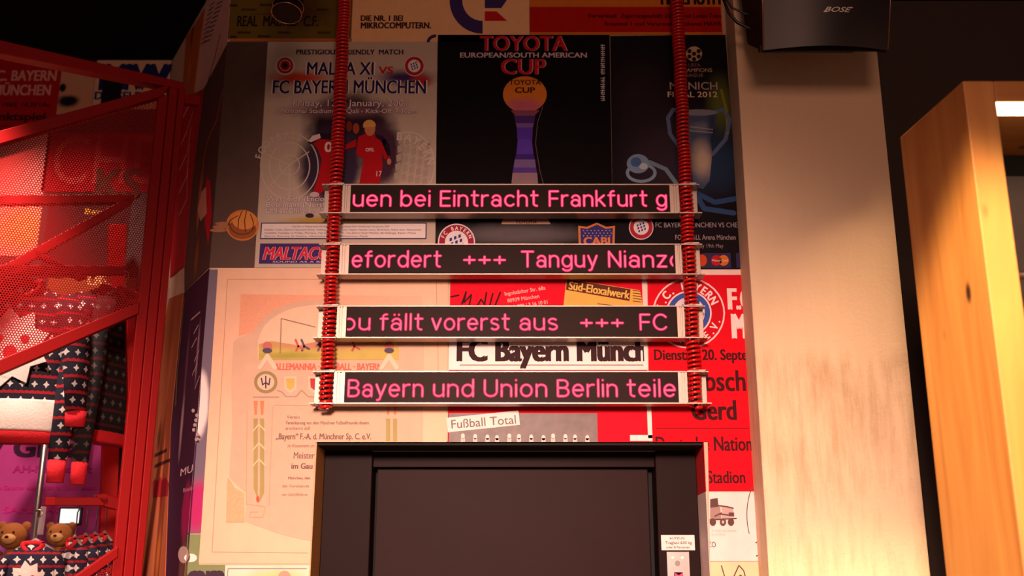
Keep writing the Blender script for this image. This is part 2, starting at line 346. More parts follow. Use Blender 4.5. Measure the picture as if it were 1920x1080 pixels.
# ------------------------------------------------------------------ posters on the front wall
P = WALLP
NAVY = (38, 30, 78); WHITE = (232, 218, 212); INKB = (34, 22, 24); CREAM = (232, 200, 168); PRED = (214, 12, 34)
def bayern(cx, cy, r, parent, layer=2, rim=(176, 24, 44), ringtext=True, txt='FC BAYERN'):
    disc('emblem', P, cx, cy, r, r, (220, 205, 205), parent, layer); disc('emblem', P, cx, cy, r*.93, r*.93, rim, parent, layer+1)
    disc('emblem', P, cx, cy, r*.62, r*.62, (225, 212, 212), parent, layer+2)
    b = []; k = r*.56
    for i in range(-2, 3):
        for j in range(-2, 3):
            x = cx+i*k*.42+j*k*.12; y = cy+j*k*.42-i*k*.16
            if (x-cx)**2+(y-cy)**2 < (k*.86)**2: b.append([(x-k*.11, y+k*.2), (x+k*.13, y+k*.1), (x+k*.11, y-k*.2), (x-k*.13, y-k*.1)])
    mb = MB()
    for q in b: mb.add([P.pt(x, y)+P.n*(.003+LAY*(layer+3)) for x, y in q], [(0, 1, 2, 3)])
    mb.out('lozenges', ink((44, 62, 140)), parent)
    if ringtext: arc_text(txt, cx, cy, r*.70, r*.2, 165, 15, WHITE, parent, layer+3); arc_text('MÜNCHEN', cx, cy, r*.88, r*.2, 215, 325, WHITE, parent, layer+3, inward=True)
def arc_text(s, cx, cy, r, h, a0, a1, col, parent, layer, inward=False, PL=None, bold=.02):
    PL = PL or P; mb = MB(); n = len(s); H = caph(); O = PL.pt(cx, cy); k = (O-EYE).length/FPX*.985
    for i, ch in enumerate(s):
        if ch == ' ': continue
        a_ = math.radians(a0+(a1-a0)*(i+.5)/n); V, F = text_mesh(ch, 0, 0)
        mid = (min(v.x for v in V)+max(v.x for v in V))/2
        rad = PL.u*math.cos(a_)+PL.v*math.sin(a_); tan = PL.u*math.sin(a_)-PL.v*math.cos(a_)
        if inward: rad = -rad; tan = -tan; base = O-rad*(r*k)
        else: base = O+rad*(r*k)
        sc_ = h*k/H
        for q_, (ix, iz) in enumerate(((-1, -.6), (1, -.6), (1, .6), (-1, .6))):
            mb.add([base+PL.n*(q_*.00006)+tan*((v.x-mid)*sc_*.85+ix*bold*sc_)+rad*(v.y*sc_+iz*bold*sc_)+PL.n*(.003+LAY*layer) for v in V], F)
    mb.out('ring_lettering', ink(col), parent)

# 1 olive match ticket
t = poster(P, 431, -25, 660, 73, (104, 84, 30), 'dark olive football ticket poster reading REAL MADRID at the top left', [(560, 20, 60, 40, .8, (70, 44, 22))])
text('REAL  MADRID  C.F.', P, 445, 596, 50, 31, INKB, t, bold=.02)
for x0, x1, y in ((431, 446, 13), (453, 482, 21), (488, 510, 12), (594, 616, 21), (446, 470, 64), (522, 545, 64), (596, 620, 64), (432, 444, 72), (484, 508, 71)):
    text('BERNABEU', P, x0, x1, y, y-4, INKB, t, bold=.02)
rect('small_print', P, 470, 27, 515, 28, (60, 40, 24), t)
rect('border', P, 431, 73, 660, 78, (188, 104, 52), t)
# 2 cream computer advert
t = poster(P, 661, -25, 992, 79, (236, 186, 138), 'cream computer advertisement with a large blue and red letter C emblem')
text('DIE NR. 1 BEI', P, 677, 755, 40, 30, (60, 30, 22), t, bold=.04)
text('MIKROCOMPUTERN.', P, 677, 808, 54, 43, (60, 30, 22), t, bold=.04)
out_ = ell(905, 2, 62, 62, 30, 90, 270); inn = ell(905, 2, 38, 38, 30, 90, 270)[::-1]
shape('emblem', P, out_+inn, (62, 44, 100), t, 1)
shape('emblem', P, [(909, 0), (951, 0), (940, 16), (909, 16)], (62, 44, 100), t, 1)
shape('emblem', P, [(909, 22), (931, 22), (951, 40), (909, 40)], (190, 30, 34), t, 1)
shape('emblem', P, ell(818, 80, 18, 15, 16, 90, 180)+ell(818, 80, 12, 9, 16, 90, 180)[::-1], (62, 44, 100), t, 1)
# 3 orange and red poster strip
t = poster(P, 993, -25, 1353, 66, (206, 112, 40), 'orange and red advance ticket sale poster strip below the ceiling at right')
rect('red_field', P, 993, 14, 1352, 61, (176, 20, 14), t, 1)
text('Vorverkauf:  Zigarrengeschäft Zöller und Lotto-Toto', P, 1102, 1352, 34, 27, (60, 10, 12), t, bold=.03)
text('Rosental 1 und Veranstaltungsdienst MAYR', P, 1134, 1352, 49, 42, (60, 10, 12), t, bold=.03)
text('HELLMUTH', P, 1240, 1350, 9, -14, INKB, t, bold=.04)
# 4 grey-brown strip with leather ball
t = poster(P, 0, 0, 0, 0, (92, 72, 66), 'grey-brown poster strip with a laced orange leather ball at the wall corner',
           [(436, 120, 60, 170, 1.0, (72, 54, 48))], poly=[(426.5, 79), (393.8, 502), (477, 502), (502, 79)])
disc('ball_print', P, 455, 423, 31, 29, (206, 124, 60), t, 1)
disc('ball_print', P, 455, 430, 26, 19, (150, 84, 48), t, 2)
disc('ball_print', P, 459, 414, 23, 17, (214, 138, 72), t, 3)
strokes('ball_seam', P, [[(455, 396), (448, 412), (447, 430)], [(463, 396), (459, 415), (461, 436)], [(447, 405), (432, 414), (428, 424)], [(470, 402), (476, 418), (474, 432)], ell(455, 420, 24, 20, 20, 180, 340)], 1.6, (96, 50, 30), t, 4)
for dx in (0, 7, 14): shape('finger_print', P, ell(420-dx*.7, 420+dx*.9, 16, 3.4), (168, 112, 82), t, 2)
# 5 friendly match poster
t = poster(P, 0, 0, 0, 0, (190, 172, 158), 'grey friendly match poster with two footballers in red shirts', [
    (560, 146, 62, 15, .7, (196, 66, 34)), (760, 146, 60, 17, .8, (66, 40, 92)), (790, 152, 22, 14, .7, (180, 34, 24)),
    (655, 238, 78, 66, .35, (44, 26, 44)), (620, 310, 60, 76, .35, (58, 42, 66)), (715, 290, 38, 70, .4, (70, 40, 60)),
    (640, 208, 110, 16, .8, (120, 84, 90)), (625, 418, 98, 14, .5, (176, 142, 64))],
    poly=[(503, 79), (479, 502), (816, 502), (820, 79)])
text('PRESTIGIOUS  FRIENDLY  MATCH', P, 556, 756, 103, 94, INKB, t, bold=.03)
for tx, dx, col, ly in (('w', 1.2, WHITE, 2), ('n', 0, NAVY, 3)):
    bo = .055 if tx == 'w' else .02
    text('MALTA XI', P, 576-dx, 700+dx, 141, 118, col, t, ly, bold=bo)
    text('FC BAYERN MÜNCHEN', P, 512-dx, 798+dx, 176, 152, col, t, ly, bold=bo)
text('VS', P, 710, 737, 139, 126, (190, 20, 30), t, 3, bold=.03)
for col, ly, d in (((80, 50, 90), 2, .05), ((226, 206, 206), 3, .0)):
    text('Friday, 12th January, 2001', P, 550, 764, 200, 188, col, t, ly, bold=d+.005)
    text('National Stadium, Ta\'Qali - Kick-Off: 7.30pm', P, 528, 782, 213, 205, col, t, ly, bold=d+.005)
disc('emblem', P, 535, 124, 19, 18, (214, 196, 186), t, 2); disc('emblem', P, 535, 124, 15, 15, (176, 24, 30), t, 3); disc('emblem', P, 535, 124, 5, 5, (60, 14, 18), t, 4)
strokes('emblem', P, [ell(535, 124, 10, 10, 16, 0, 350)], 1.4, (226, 190, 180), t, 4)
bayern(777, 125, 19, t, 2, ringtext=False)
for cx, cy in ((525, 315), (772, 300)):
    strokes('watermark_emblem', P, [ell(543, 312, 54, 62, 40, 0, 359)] + [ell(543, 312, 38, 44, 40, 0, 359)], 2.2, (202, 185, 172), t, 1) if cx < 600 else None
arc_text('FOOTBALL', 540, 305, 48, 14, 175, 60, (200, 184, 172), t, 1)
strokes('watermark_emblem', P, [ell(765, 310, 50, 62, 24, -40, 110)], 2.2, (208, 192, 180), t, 1)
arc_text('BAYERN', 745, 315, 56, 16, 95, 5, (208, 192, 180), t, 1)
mb = MB()
for i in range(5):
    for j in range(5):
        x = 752+i*13-j*2; y = 262+j*17+i*3
        if x > 808: continue
        mb.add([P.pt(a_, b_)+P.n*(.003+LAY) for a_, b_ in ((x-4, y+9), (x+5, y+4), (x+4, y-9), (x-5, y-4))], [(0, 1, 2, 3)])
mb.out('watermark_emblem', ink((176, 158, 146)), t)
strokes('watermark_emblem', P, [ell(543, 310, 19, 19, 20, 0, 359), [(543, 310), (500, 290)], [(543, 310), (505, 350)], [(543, 310), (543, 370)], [(543, 310), (580, 285)]], 2, (202, 185, 172), t, 1)
SK = (196, 120, 84); RJ = (176, 18, 28); DK = (40, 24, 44)
# right player
shape('player_print', P, [(672, 258), (684, 252), (704, 252), (722, 262), (732, 296), (722, 300), (716, 286), (718, 312), (712, 345), (674, 345), (682, 300), (668, 290)], RJ, t, 4)
shape('player_print', P, [(716, 258), (726, 264), (733, 290), (728, 296), (716, 268)], DK, t, 5)
disc('player_print', P, 694, 243, 10, 13, SK, t, 5); shape('player_print', P, ell(693, 237, 12, 11, 16, -10, 200), (216, 160, 84), t, 6)
disc('player_print', P, 730, 304, 4, 6, SK, t, 5)
text('OPEL', P, 686, 702, 285, 279, (222, 200, 200), t, 6, bold=.02)
text('17', P, 706, 716, 332, 322, (222, 200, 200), t, 6)
# left player
shape('player_print', P, [(580, 262), (600, 254), (622, 252), (640, 262), (646, 300), (640, 345), (652, 390), (640, 392), (622, 345), (604, 362), (592, 372), (586, 366), (598, 330), (604, 300), (596, 280)], RJ, t, 4)
shape('player_print', P, [(582, 258), (600, 250), (640, 254), (640, 264), (600, 262), (584, 272), (578, 268)], DK, t, 5)
shape('player_print', P, [(704, 252), (718, 256), (730, 272), (733, 292), (726, 290), (718, 268), (704, 258)], DK, t, 5)
shape('player_print', P, [(668, 262), (650, 272), (646, 282), (668, 276)], RJ, t, 4)
shape('player_print', P, [(600, 252), (586, 256), (578, 266), (584, 268), (602, 260)], (226, 200, 196), t, 6)
text('O', P, 610, 622, 286, 268, (222, 200, 200), t, 6, bold=.05)
disc('player_print', P, 668, 242, 6, 10, (160, 70, 40), t, 4); disc('player_print', P, 655, 238, 6, 10, (120, 44, 34), t, 4)
shape('boot_print', P, ell(590, 366, 9, 5), (200, 176, 180), t, 5); shape('boot_print', P, ell(581, 405, 8, 4), (60, 34, 44), t, 5)
for s_, x1, yb in (('West Side (Enclosure)', 640, 378), ('Bothmans (North)/', 622, 389), ('Ladies/Children (South)', 640, 400)):
    text(s_, P, 500, x1, yb, yb-9, (88, 62, 108), t, 2, bold=.05); text(s_, P, 500, x1, yb, yb-9, (226, 208, 208), t, 3, bold=.01)
rect('ticket_box', P, 489, 418, 800, 449, (60, 50, 90), t, 1); rect('ticket_box', P, 491, 420, 798, 447, (226, 212, 210), t, 2)
for k, s_ in enumerate(('The Sale of Tickets from the Malta Football Association from Wednesday 3rd January 2001', 'Gozitan Clubs, Hamrun Spartans Union, Valletta, Sliema, Floriana Teams, Naxxar Lions, Birkirkara, Rabat Ajax, Marsaxlokk', 'Available Tuesday to Friday, Floriana, The Sport Stadium, Tas-Samra Kick Market, Birzebbuga, Rabat, Mosta', 'Qormi, Zurrieq, St Venera, Hibernians, Tarxien, Vittoriosa, Paola')):
    text(s_, P, (548, 496, 496, 496)[k], (730, 790, 780, 690)[k], 427+k*6, 424+k*6, (120, 100, 108), t, 3, bold=.01)
rect('sponsor_field', P, 487, 457, 640, 495, (66, 44, 104), t, 1)
for col, ly, d in (((226, 196, 200), 2, .05), ((206, 40, 66), 3, .03)):
    text('MALTACOM', P, 494, 640, 487, 464, col, t, ly, bold=d, shear=.25)
text('SOUND AS A BELL', P, 512, 620, 493, 490, (220, 200, 210), t, 3)
# 6 black cup poster
t = poster(P, 0, 0, 0, 0, (12, 6, 10), 'black cup final poster with a tall trophy and two club crests', [(970, 440, 150, 22, .7, (92, 84, 88))], noise=.3,
           poly=[(821, 66), (815, 502), (1150, 502), (1143, 66)])
for dx, col, ly, b_ in ((1.5, (205, 130, 132), 2, .03), (0, (186, 26, 42), 3, .02)):
    text('TOYOTA', P, 900+dx, 1062+dx, 96, 69, col, t, ly, bold=b_)
    text('CUP', P, 940+dx, 1022+dx, 140, 112, col, t, ly, bold=b_)
text('EUROPEAN/SOUTH AMERICAN', P, 863, 1100, 109, 100, (206, 182, 196), t, 3, bold=.03)
M_trophy_top = blobs('trophy_globe_print', (210, 120, 40), [(985, 200, 50, 18, .8, (186, 92, 110)), (1000, 165, 30, 10, .9, (214, 130, 40))], P, ROOT[t])
shape('trophy_print', P, ell(984, 178, 41, 34), M_trophy_top, t, 2)
shape('trophy_print', P, [(958, 208), (1012, 208), (1002, 218), (966, 218)], (128, 70, 96), t, 3)
bands = [(218, 20, 17, (70, 40, 110)), (232, 17, 15, (112, 84, 150)), (240, 15, 14, (84, 50, 170)), (262, 13, 16, (92, 60, 180)), (290, 16, 19, (66, 40, 130)), (300, 19, 21, (120, 96, 150)), (315, 21, 23, (90, 60, 150)), (325, 23, 25, (150, 120, 130)), (345, 25, 26, (90, 70, 90))]
for i, (y0, a_, b_, col) in enumerate(bands):
    y1 = bands[i+1][0] if i+1 < len(bands) else 356
    shape('trophy_print', P, [(984-a_, y0), (984+a_, y0), (984+b_, y1), (984-b_, y1)], col, t, 3)
text('TOYOTA', P, 955, 1014, 160, 151, (70, 30, 20), t, 4, bold=.02); text('CUP', P, 966, 1003, 175, 165, (70, 30, 20), t, 4, bold=.04)
strokes('trophy_ribbon', P, [[(1018, 200), (1008, 230), (1004, 270), (1012, 320), (1020, 350)]], 1, (120, 90, 100), t, 2)
for i, ch in enumerate(('第四回世界', '田三の', 'ラプ全決', '勝定')):
    pass
gl = []
random.seed(3)
for k in range(9):                                            # the vertical column of small white characters
    y = 86+k*11.5 + (4 if k > 4 else 0); x = 1130
    gl += [[(x-4, y), (x+4, y)], [(x-4, y+4), (x+4, y+4)], [(x+random.uniform(-3, 3), y-2), (x+random.uniform(-3, 3), y+7)], [(x-3, y+7.5), (x+4, y+7)]]
strokes('vertical_lettering', P, gl, 1.5, (206, 190, 200), t, 2, discs=False)
shape('trophy_base_print', P, [(945, 405), (1025, 405), (1032, 421), (940, 421)], (176, 140, 120), t, 2)
text('TOYOTA', P, 967, 1006, 420, 414, (60, 30, 30), t, 3, bold=.02)
bayern(856, 455, 35, t, 2, rim=(150, 34, 66))
shape('crest', P, [(1084, 424), (1100, 426), (1119, 418), (1137, 426), (1153, 424), (1152, 460), (1085, 460)], (206, 120, 62), t, 2)
shape('crest', P, [(1088, 428), (1101, 430), (1119, 422), (1136, 430), (1149, 428), (1148, 460), (1089, 460)], (54, 44, 110), t, 3)
strokes('crest_stars', P, [[(1093+i*7+((j % 2)*3), 433+j*5), (1095+i*7+((j % 2)*3), 433+j*5)] for i in range(8) for j in range(3) if 1093+i*7 < 1146], 2, (170, 150, 180), t, 4, discs=False)
text('CABJ', P, 1095, 1143, 460, 446, (206, 120, 62), t, 4, bold=.05)
# 7 champions final poster
M7 = [(1250, 290, 90, 120, .9, (56, 42, 54)), (1352, 200, 26, 60, .8, (94, 104, 40)), (1340, 300, 70, 70, .8, (40, 60, 92)), (1200, 180, 60, 80, .9, (44, 32, 40))]
t = poster(P, 0, 0, 0, 0, (22, 14, 22), 'dark blue 2012 final poster with a big-eared silver trophy', M7, noise=.3, poly=[(1144, 68), (1150, 505), (1391, 505), (1360, 66)])
disc('ball_emblem', P, 1301, 102, 15, 14, (190, 160, 130), t, 2)
for k in range(6):
    a_ = math.radians(90+k*60) if k else 0; r_ = 10 if k else 0
    disc('ball_emblem', P, 1301+r_*math.cos(a_), 102-r_*math.sin(a_), 4, 4, (40, 24, 24), t, 3)
text('UEFA', P, 1291, 1313, 126, 120, (130, 100, 90), t, 2); text('CHAMPIONS', P, 1272, 1335, 136, 129, (180, 140, 116), t, 2, bold=.01); text('LEAGUE', P, 1281, 1318, 145, 139, (150, 116, 100), t, 2)
text('MUNICH', P, 1256, 1345, 169, 155, (172, 150, 150), t, 2, bold=.01); text('FINAL 2012', P, 1252, 1345, 183, 173, (226, 190, 166), t, 2, bold=.02)
M_cup = blobs('silver_cup_print', (70, 84, 116), [(1316, 240, 26, 12, .8, (110, 116, 132)), (1318, 300, 22, 40, .8, (196, 176, 158)), (1335, 240, 10, 60, .8, (50, 60, 90))], P, ROOT[t])
shape('trophy_print', P, [(1278, 212), (1345, 212), (1342, 226), (1336, 250), (1332, 262), (1335, 290), (1330, 340), (1318, 355), (1300, 350), (1294, 300), (1290, 262), (1284, 240)], M_cup, t, 3)
shape('trophy_rim', P, ell(1311, 212, 34, 6), (128, 132, 146), t, 4); strokes('trophy_rim', P, [[(1288, 238), (1336, 244)], [(1290, 246), (1336, 250)]], 2, (150, 150, 160), t, 4)
strokes('trophy_ear', P, [[(1285, 215), (1262, 206), (1252, 222), (1256, 252), (1280, 285)], [(1338, 212), (1356, 206), (1368, 226), (1360, 262), (1336, 290)]], 7, (92, 108, 146), t, 2)
strokes('trophy_ear', P, [ell(1202, 325, 26, 16, 20, 0, 359)], 6, (128, 150, 180), t, 3)
disc('ball_print', P, 1196, 308, 21, 18, (120, 146, 176), t, 4); disc('ball_print', P, 1192, 305, 10, 9, (70, 100, 150), t, 5); disc('ball_print', P, 1206, 313, 8, 6, (176, 190, 200), t, 5)
strokes('trophy_ear', P, [[(1218, 305), (1248, 318), (1268, 345)]], 8, (116, 134, 156), t, 3)
strokes('swirl_print', P, [[(1300, 360), (1340, 380), (1386, 372)], [(1290, 340), (1320, 392), (1375, 400)]], 10, (48, 76, 120), t, 2)
strokes('swirl_print', P, [[(1352, 170), (1362, 210), (1364, 250)]], 5, (130, 130, 40), t, 2)
bayern(1202, 427, 23, t, 2, rim=(170, 40, 60), ringtext=False)
text('FC BAYERN MÜNCHEN VS CHELSEA', P, 1229, 1406, 427, 418, (172, 158, 166), t, 2, clip=(None, 1385))
text('FOOTBALL Arena München', P, 1266, 1379, 450, 441, (172, 150, 156), t, 2); text('Saturday 19th May', P, 1290, 1356, 465, 458, (150, 134, 146), t, 2)
for cx, c_ in ((1310, (60, 44, 70)), (1350, (52, 44, 84)), (1386, (52, 44, 84))):
    rect('sponsor_logo', P, cx-(20 if cx < 1380 else 6), 475, cx+(20 if cx < 1380 else 3), 503, c_, t, 2)
disc('sponsor_logo', P, 1343, 489, 10, 10, (176, 30, 34), t, 3); disc('sponsor_logo', P, 1356, 489, 10, 10, (206, 110, 40), t, 3); text('MasterCard', P, 1335, 1364, 491, 487, (226, 206, 200), t, 4)
disc('sponsor_logo', P, 1316, 489, 9, 11, (196, 70, 30), t, 3)
# 8 certificate
t = poster(P, 0, 0, 0, 0, (228, 184, 156), 'large peach honorary certificate sheet with an arch, torches and a meadow frieze',
           [(600, 900, 300, 190, .7, (232, 192, 162))], poly=[(409, 503), (373, 1057), (582, 1057), (583, 1000), (592, 829), (838, 829), (840, 520), (818, 503)])
strokes('border', P, [[(427, 524), (398, 1035), (578, 1037)], [(427, 524), (818, 524), (822, 700)]], 1.2, (190, 146, 124), t, 1)
M_speck = mat('speckled_orange_print', (224, 150, 112), .45, noise=.35, scale=300)
shape('ornament', P, [(452, 552), (792, 556), (788, 590), (700, 580), (600, 566), (560, 580), (520, 600), (488, 622), (448, 630)], M_speck, t, 1)
M_arch = (208, 172, 148)
arch = [(434, 714), (438, 642), (446, 634), (472, 626), (472, 612)] + [(600-128*math.cos(k*math.pi/16), 640-78*math.sin(k*math.pi/16)) for k in range(1, 16)] + [(738, 612), (770, 626), (795, 640), (793, 829), (592, 829), (583, 1014), (560, 1010), (520, 1000), (460, 978), (462, 925), (440, 905), (430, 895), (436, 800)]
shape('ornament', P, arch, M_arch, t, 2)
shape('ornament', P, [(484, 640)]+[(600-112*math.cos(k*math.pi/16), 636-64*math.sin(k*math.pi/16)) for k in range(1, 16)]+[(745, 640), (745, 674), (484, 674)], (230, 192, 164), t, 3)
M_mead = blobs('meadow_print', (190, 170, 92), [(620, 645, 160, 12, .8, (196, 128, 110)), (540, 668, 60, 8, .8, (160, 150, 70))], P, ROOT[t])
shape('meadow_print', P, [(486, 646), (510, 640), (560, 648), (600, 640), (640, 646), (700, 642), (748, 648), (748, 675), (486, 675)], M_mead, t, 4)
strokes('goal_post_print', P, [[(528, 598), (526, 664)], [(528, 598), (592, 614)]], 1.8, (150, 118, 104), t, 5)
for x, c_ in ((555, (190, 96, 84)), (566, (96, 80, 96)), (596, (120, 90, 96)), (660, (176, 90, 80))):
    strokes('player_print', P, [[(x, 638), (x+5, 650), (x+1, 658)], [(x+5, 650), (x+14, 655)]], 4, c_, t, 6); 
for x in (502, 730): disc('ornament', P, x, 650, 9, 9, (190, 110, 100), t, 6); disc('ornament', P, x, 658, 9, 5, (84, 76, 96), t, 7); strokes('ornament', P, [[(x, 668), (x-14, 690)], [(x, 668), (x+14, 690)]], 8, (232, 196, 172), t, 5)
text('ALLEMANNIA · FUSSBALL · BAYERN', P, 515, 716, 694, 682, (208, 110, 92), t, 4, bold=.04)
disc('wreath', P, 499, 717, 22, 21, (150, 132, 92), t, 3); disc('wreath', P, 499, 717, 16, 15, (224, 186, 162), t, 4)
strokes('eagle_print', P, [[(499, 706), (499, 728)], [(491, 710), (493, 722), (499, 718)], [(507, 710), (505, 722), (499, 718)]], 2.4, (72, 58, 76), t, 5)
for cx, cA in ((545, (196, 170, 90)), (590, (186, 60, 66)), (636, (120, 110, 140))):
    shape('shield_print', P, [(cx-12, 706), (cx+12, 706), (cx+11, 730), (cx, 738), (cx-11, 730)], (222, 188, 168), t, 3)
    shape('shield_print', P, [(cx-8, 710), (cx+8, 710), (cx+7, 727), (cx, 732), (cx-7, 727)], cA, t, 4)
strokes('ornament', P, [[(520, 732), (530, 736), (536, 744), (556, 744), (566, 732), (578, 744), (600, 746)], [(475, 745), (524, 745)]], 2, (166, 134, 128), t, 3)
for x in (480, 492, 728, 741):
    tp = 752
    bt = 946 if x < 600 else 828
    shape('torch_print', P, [(x-4, 752), (x+4, 752), (x+2, 778), (x-2, 778)], (214, 130, 92), t, 3)
    if x < 600:
        shape('torch_print', P, [(x-4, 785), (x+4, 785), (x+4, 925), (486, 944), (x-4, 915)], (164, 148, 96), t, 3)
    else: shape('torch_print', P, [(x-4, 785), (x+4, 785), (x+4, bt), (x-4, bt)], (164, 148, 96), t, 3)
for y in (800, 835, 865): strokes('torch_ribbon', P, [[(475, y+9), (486, y-4), (498, y+8)]], 2.2, (228, 196, 160), t, 5)
shape('torch_print', P, ell(484, 936, 3, 6), (206, 90, 70), t, 5)
strokes('ornament', P, [[(464, 770), (462, 945), (498, 950), (494, 970), (468, 970), (470, 960), (484, 960)]], 1.5, (228, 160, 126), t, 4)
strokes('ornament', P, [[(512, 762), (505, 950)], [(514, 760), (700, 762)]], 1.2, (190, 154, 132), t, 4)
shape('ornament', P, [(427, 896), (432, 900), (440, 914), (458, 925), (459, 980), (424, 980)], mat('grained_orange_print', (226, 158, 112), .45, noise=.3, scale=120), t, 3)
CT = (122, 92, 86)
for s_, x0, x1, yb, h_, b_ in (('Verein', 538, 562, 785, 6, 0), ('Vereinbarung von dem Münchner Fußballfreunde diesem', 536, 692, 796, 6, .01), ('anerkannt daß', 536, 582, 806, 6, 0), ('„Bayern“ F.-A. d. Münchner Sp. C. e.V.', 518, 696, 824, 11, .02), ('im Klassement um', 540, 590, 839, 6, 0), ('Meister', 551, 590, 860, 12, .01), ('im Gau', 547, 586, 879, 10, .04), ('München, den', 541, 582, 899, 5, .02), ('der Vorsitzende', 530, 580, 914, 5, 0), ('der Schriftführer', 529, 578, 930, 5, 0)):
    text(s_, P, x0, x1, yb, yb-h_, CT, t, 4, bold=b_)
# 9 red poster with white title band
t = poster(P, 842, 508, 1212, 829, (214, 16, 40), 'red match poster with a white title band and a tilted Fußball Total tag')
strokes('signature', P, [[(846, 557), (860, 554)], [(866, 570), (874, 548), (870, 568), (884, 553), (880, 572)], [(896, 572), (902, 562), (908, 570)], [(912, 549), (908, 575)], [(924, 551), (918, 575)], [(938, 549), (928, 574)]], 3, (56, 20, 26), t, 2)
for s_, x0, x1, yb, r_ in (('Ingolstädter Str. 68a', 947, 1024, 555, 9), ('80939 München', 952, 1012, 568, 9), ('Tel. 089 / 3 16 10 01', 955, 1028, 581, 9)):
    text(s_, P, x0, x1, yb, yb-7, (232, 180, 176), t, 2, rot=r_, bold=.01)
shape('label_print', P, [(1062, 523), (1056, 577), (1206, 582), (1200, 545)], (226, 172, 84), t, 2)
shape('label_print', P, [(1063, 524), (1061, 544), (1180, 565), (1182, 543)], (92, 46, 34), t, 3)
text('Süd-Eloxalwerk', P, 1066, 1180, 543, 528, (226, 180, 90), t, 4, bold=.03, rot=-9.5)
strokes('label_lines', P, [[(1186, 545+k*5), (1202, 547+k*5)] for k in range(5)]+[[(1120, 570), (1180, 578)]], 1.5, (110, 62, 40), t, 4)
rect('title_band', P, 842, 632, 1214, 694, (236, 226, 222), t, 2)
text('FC Bayern Münche', P, 859, 1238, 677, 637, (54, 32, 34), t, 3, bold=.055, clip=(None, 1207))
rect('rule', P, 862, 684, 1206, 686, (150, 130, 128), t, 3)
text('aus Anlass der Meisterschaft', P, 872, 1180, 633, 626, (170, 150, 146), t, 3)
M_bw = mat('grainy_photo_print', (96, 76, 74), .5, noise=.8, scale=22)
rect('photo_print', P, 842, 775, 1120, 829, M_bw, t, 2)
for k in range(12):
    x = 868+k*21+(k*7 % 5); disc('face_print', P, x, 818+(k*5 % 4), 3.6, 5, (220, 206, 198), t, 3); rect('jersey_print', P, x-4, 822, x+4, 829, (200, 186, 180), t, 3)
shape('tag_print', P, [(837, 784), (972, 770), (975, 797), (840, 811)], (226, 214, 208), t, 4)
text('Fußball Total', P, 847, 968, 804, 788, (120, 104, 104), t, 5, rot=4.5, bold=.005)
strokes('bracket_line', P, [[(1214, 700), (1219, 822)]], 8, (232, 218, 212), t, 3, discs=False); rect('bracket_line', P, 1181, 816, 1223, 827, (232, 218, 212), t, 3)
rect('bracket_line', P, 1205, 520, 1214, 632, (230, 206, 200), t, 3)
# 10 red farewell match poster
t = poster(P, 0, 0, 0, 0, (212, 10, 30), 'red farewell match poster with a round club crest beside the pillar', poly=[(1214, 506), (1216, 700), (1224, 829), (1327, 829), (1329, 921), (1414, 921), (1388, 506)])
rect('border', P, 1212, 506, 1390, 516, (232, 206, 200), t, 2)
disc('emblem', P, 1291, 588, 68, 66, (236, 206, 206), t, 2); disc('emblem', P, 1291, 588, 65, 63, (196, 12, 30), t, 3)
disc('emblem', P, 1291, 588, 43, 42, (232, 206, 206), t, 4); disc('emblem', P, 1291, 588, 40, 39, (60, 84, 158), t, 5); disc('emblem', P, 1291, 588, 30, 30, (216, 206, 216), t, 6)
mb = MB()
for i in range(-3, 4):
    for j in range(-2, 3):
        x = 1291+i*10+j*3; y = 588+j*13-i*3
        if (x-1291)**2+(y-588)**2 < 26**2: mb.add([P.pt(a_, b_)+P.n*(.003+LAY*7) for a_, b_ in ((x-2.5, y+7), (x+3, y+3), (x+2.5, y-7), (x-3, y-3))], [(0, 1, 2, 3)])
mb.out('lozenges', ink((50, 80, 160)), t)
arc_text('F.C. BAYERN', 1291, 588, 46, 15, 175, 20, (236, 214, 214), t, 5, bold=.03); arc_text('MÜNCHEN E.V.', 1291, 588, 60, 14, 200, 350, (236, 214, 214), t, 5, inward=True, bold=.02)
text('F.C.', P, 1367, 1420, 580, 542, (238, 216, 212), t, 2, bold=.05, clip=(None, 1391)); text('MÜNCHEN', P, 1375, 1560, 634, 590, (238, 216, 212), t, 2, bold=.05, clip=(None, 1395))
BK = (62, 20, 24)
text('Dienstag, 20. September', P, 1227, 1450, 675, 656, BK, t, 2, bold=.03, clip=(None, 1397))
text('Abschied', P, 1292, 1450, 733, 695, BK, t, 2, bold=.02, clip=(None, 1401)); text('Gerd', P, 1298, 1380, 787, 751, BK, t, 2, bold=.03)
rect('rule', P, 1230, 802, 1404, 804, (120, 20, 28), t, 2)
text('Deutsche Nationalelf', P, 1230, 1455, 845, 819, BK, t, 2, bold=.02, clip=(1327, 1410)); text('Deutsche Nationalelf', P, 1230, 1455, 845, 819, BK, t, 2, bold=.02, clip=(None, 1326.5), zmin=ZD)
text('im Olympia-Stadion', P, 1205, 1397, 906, 883, BK, t, 2, bold=.02, clip=(1329, None))
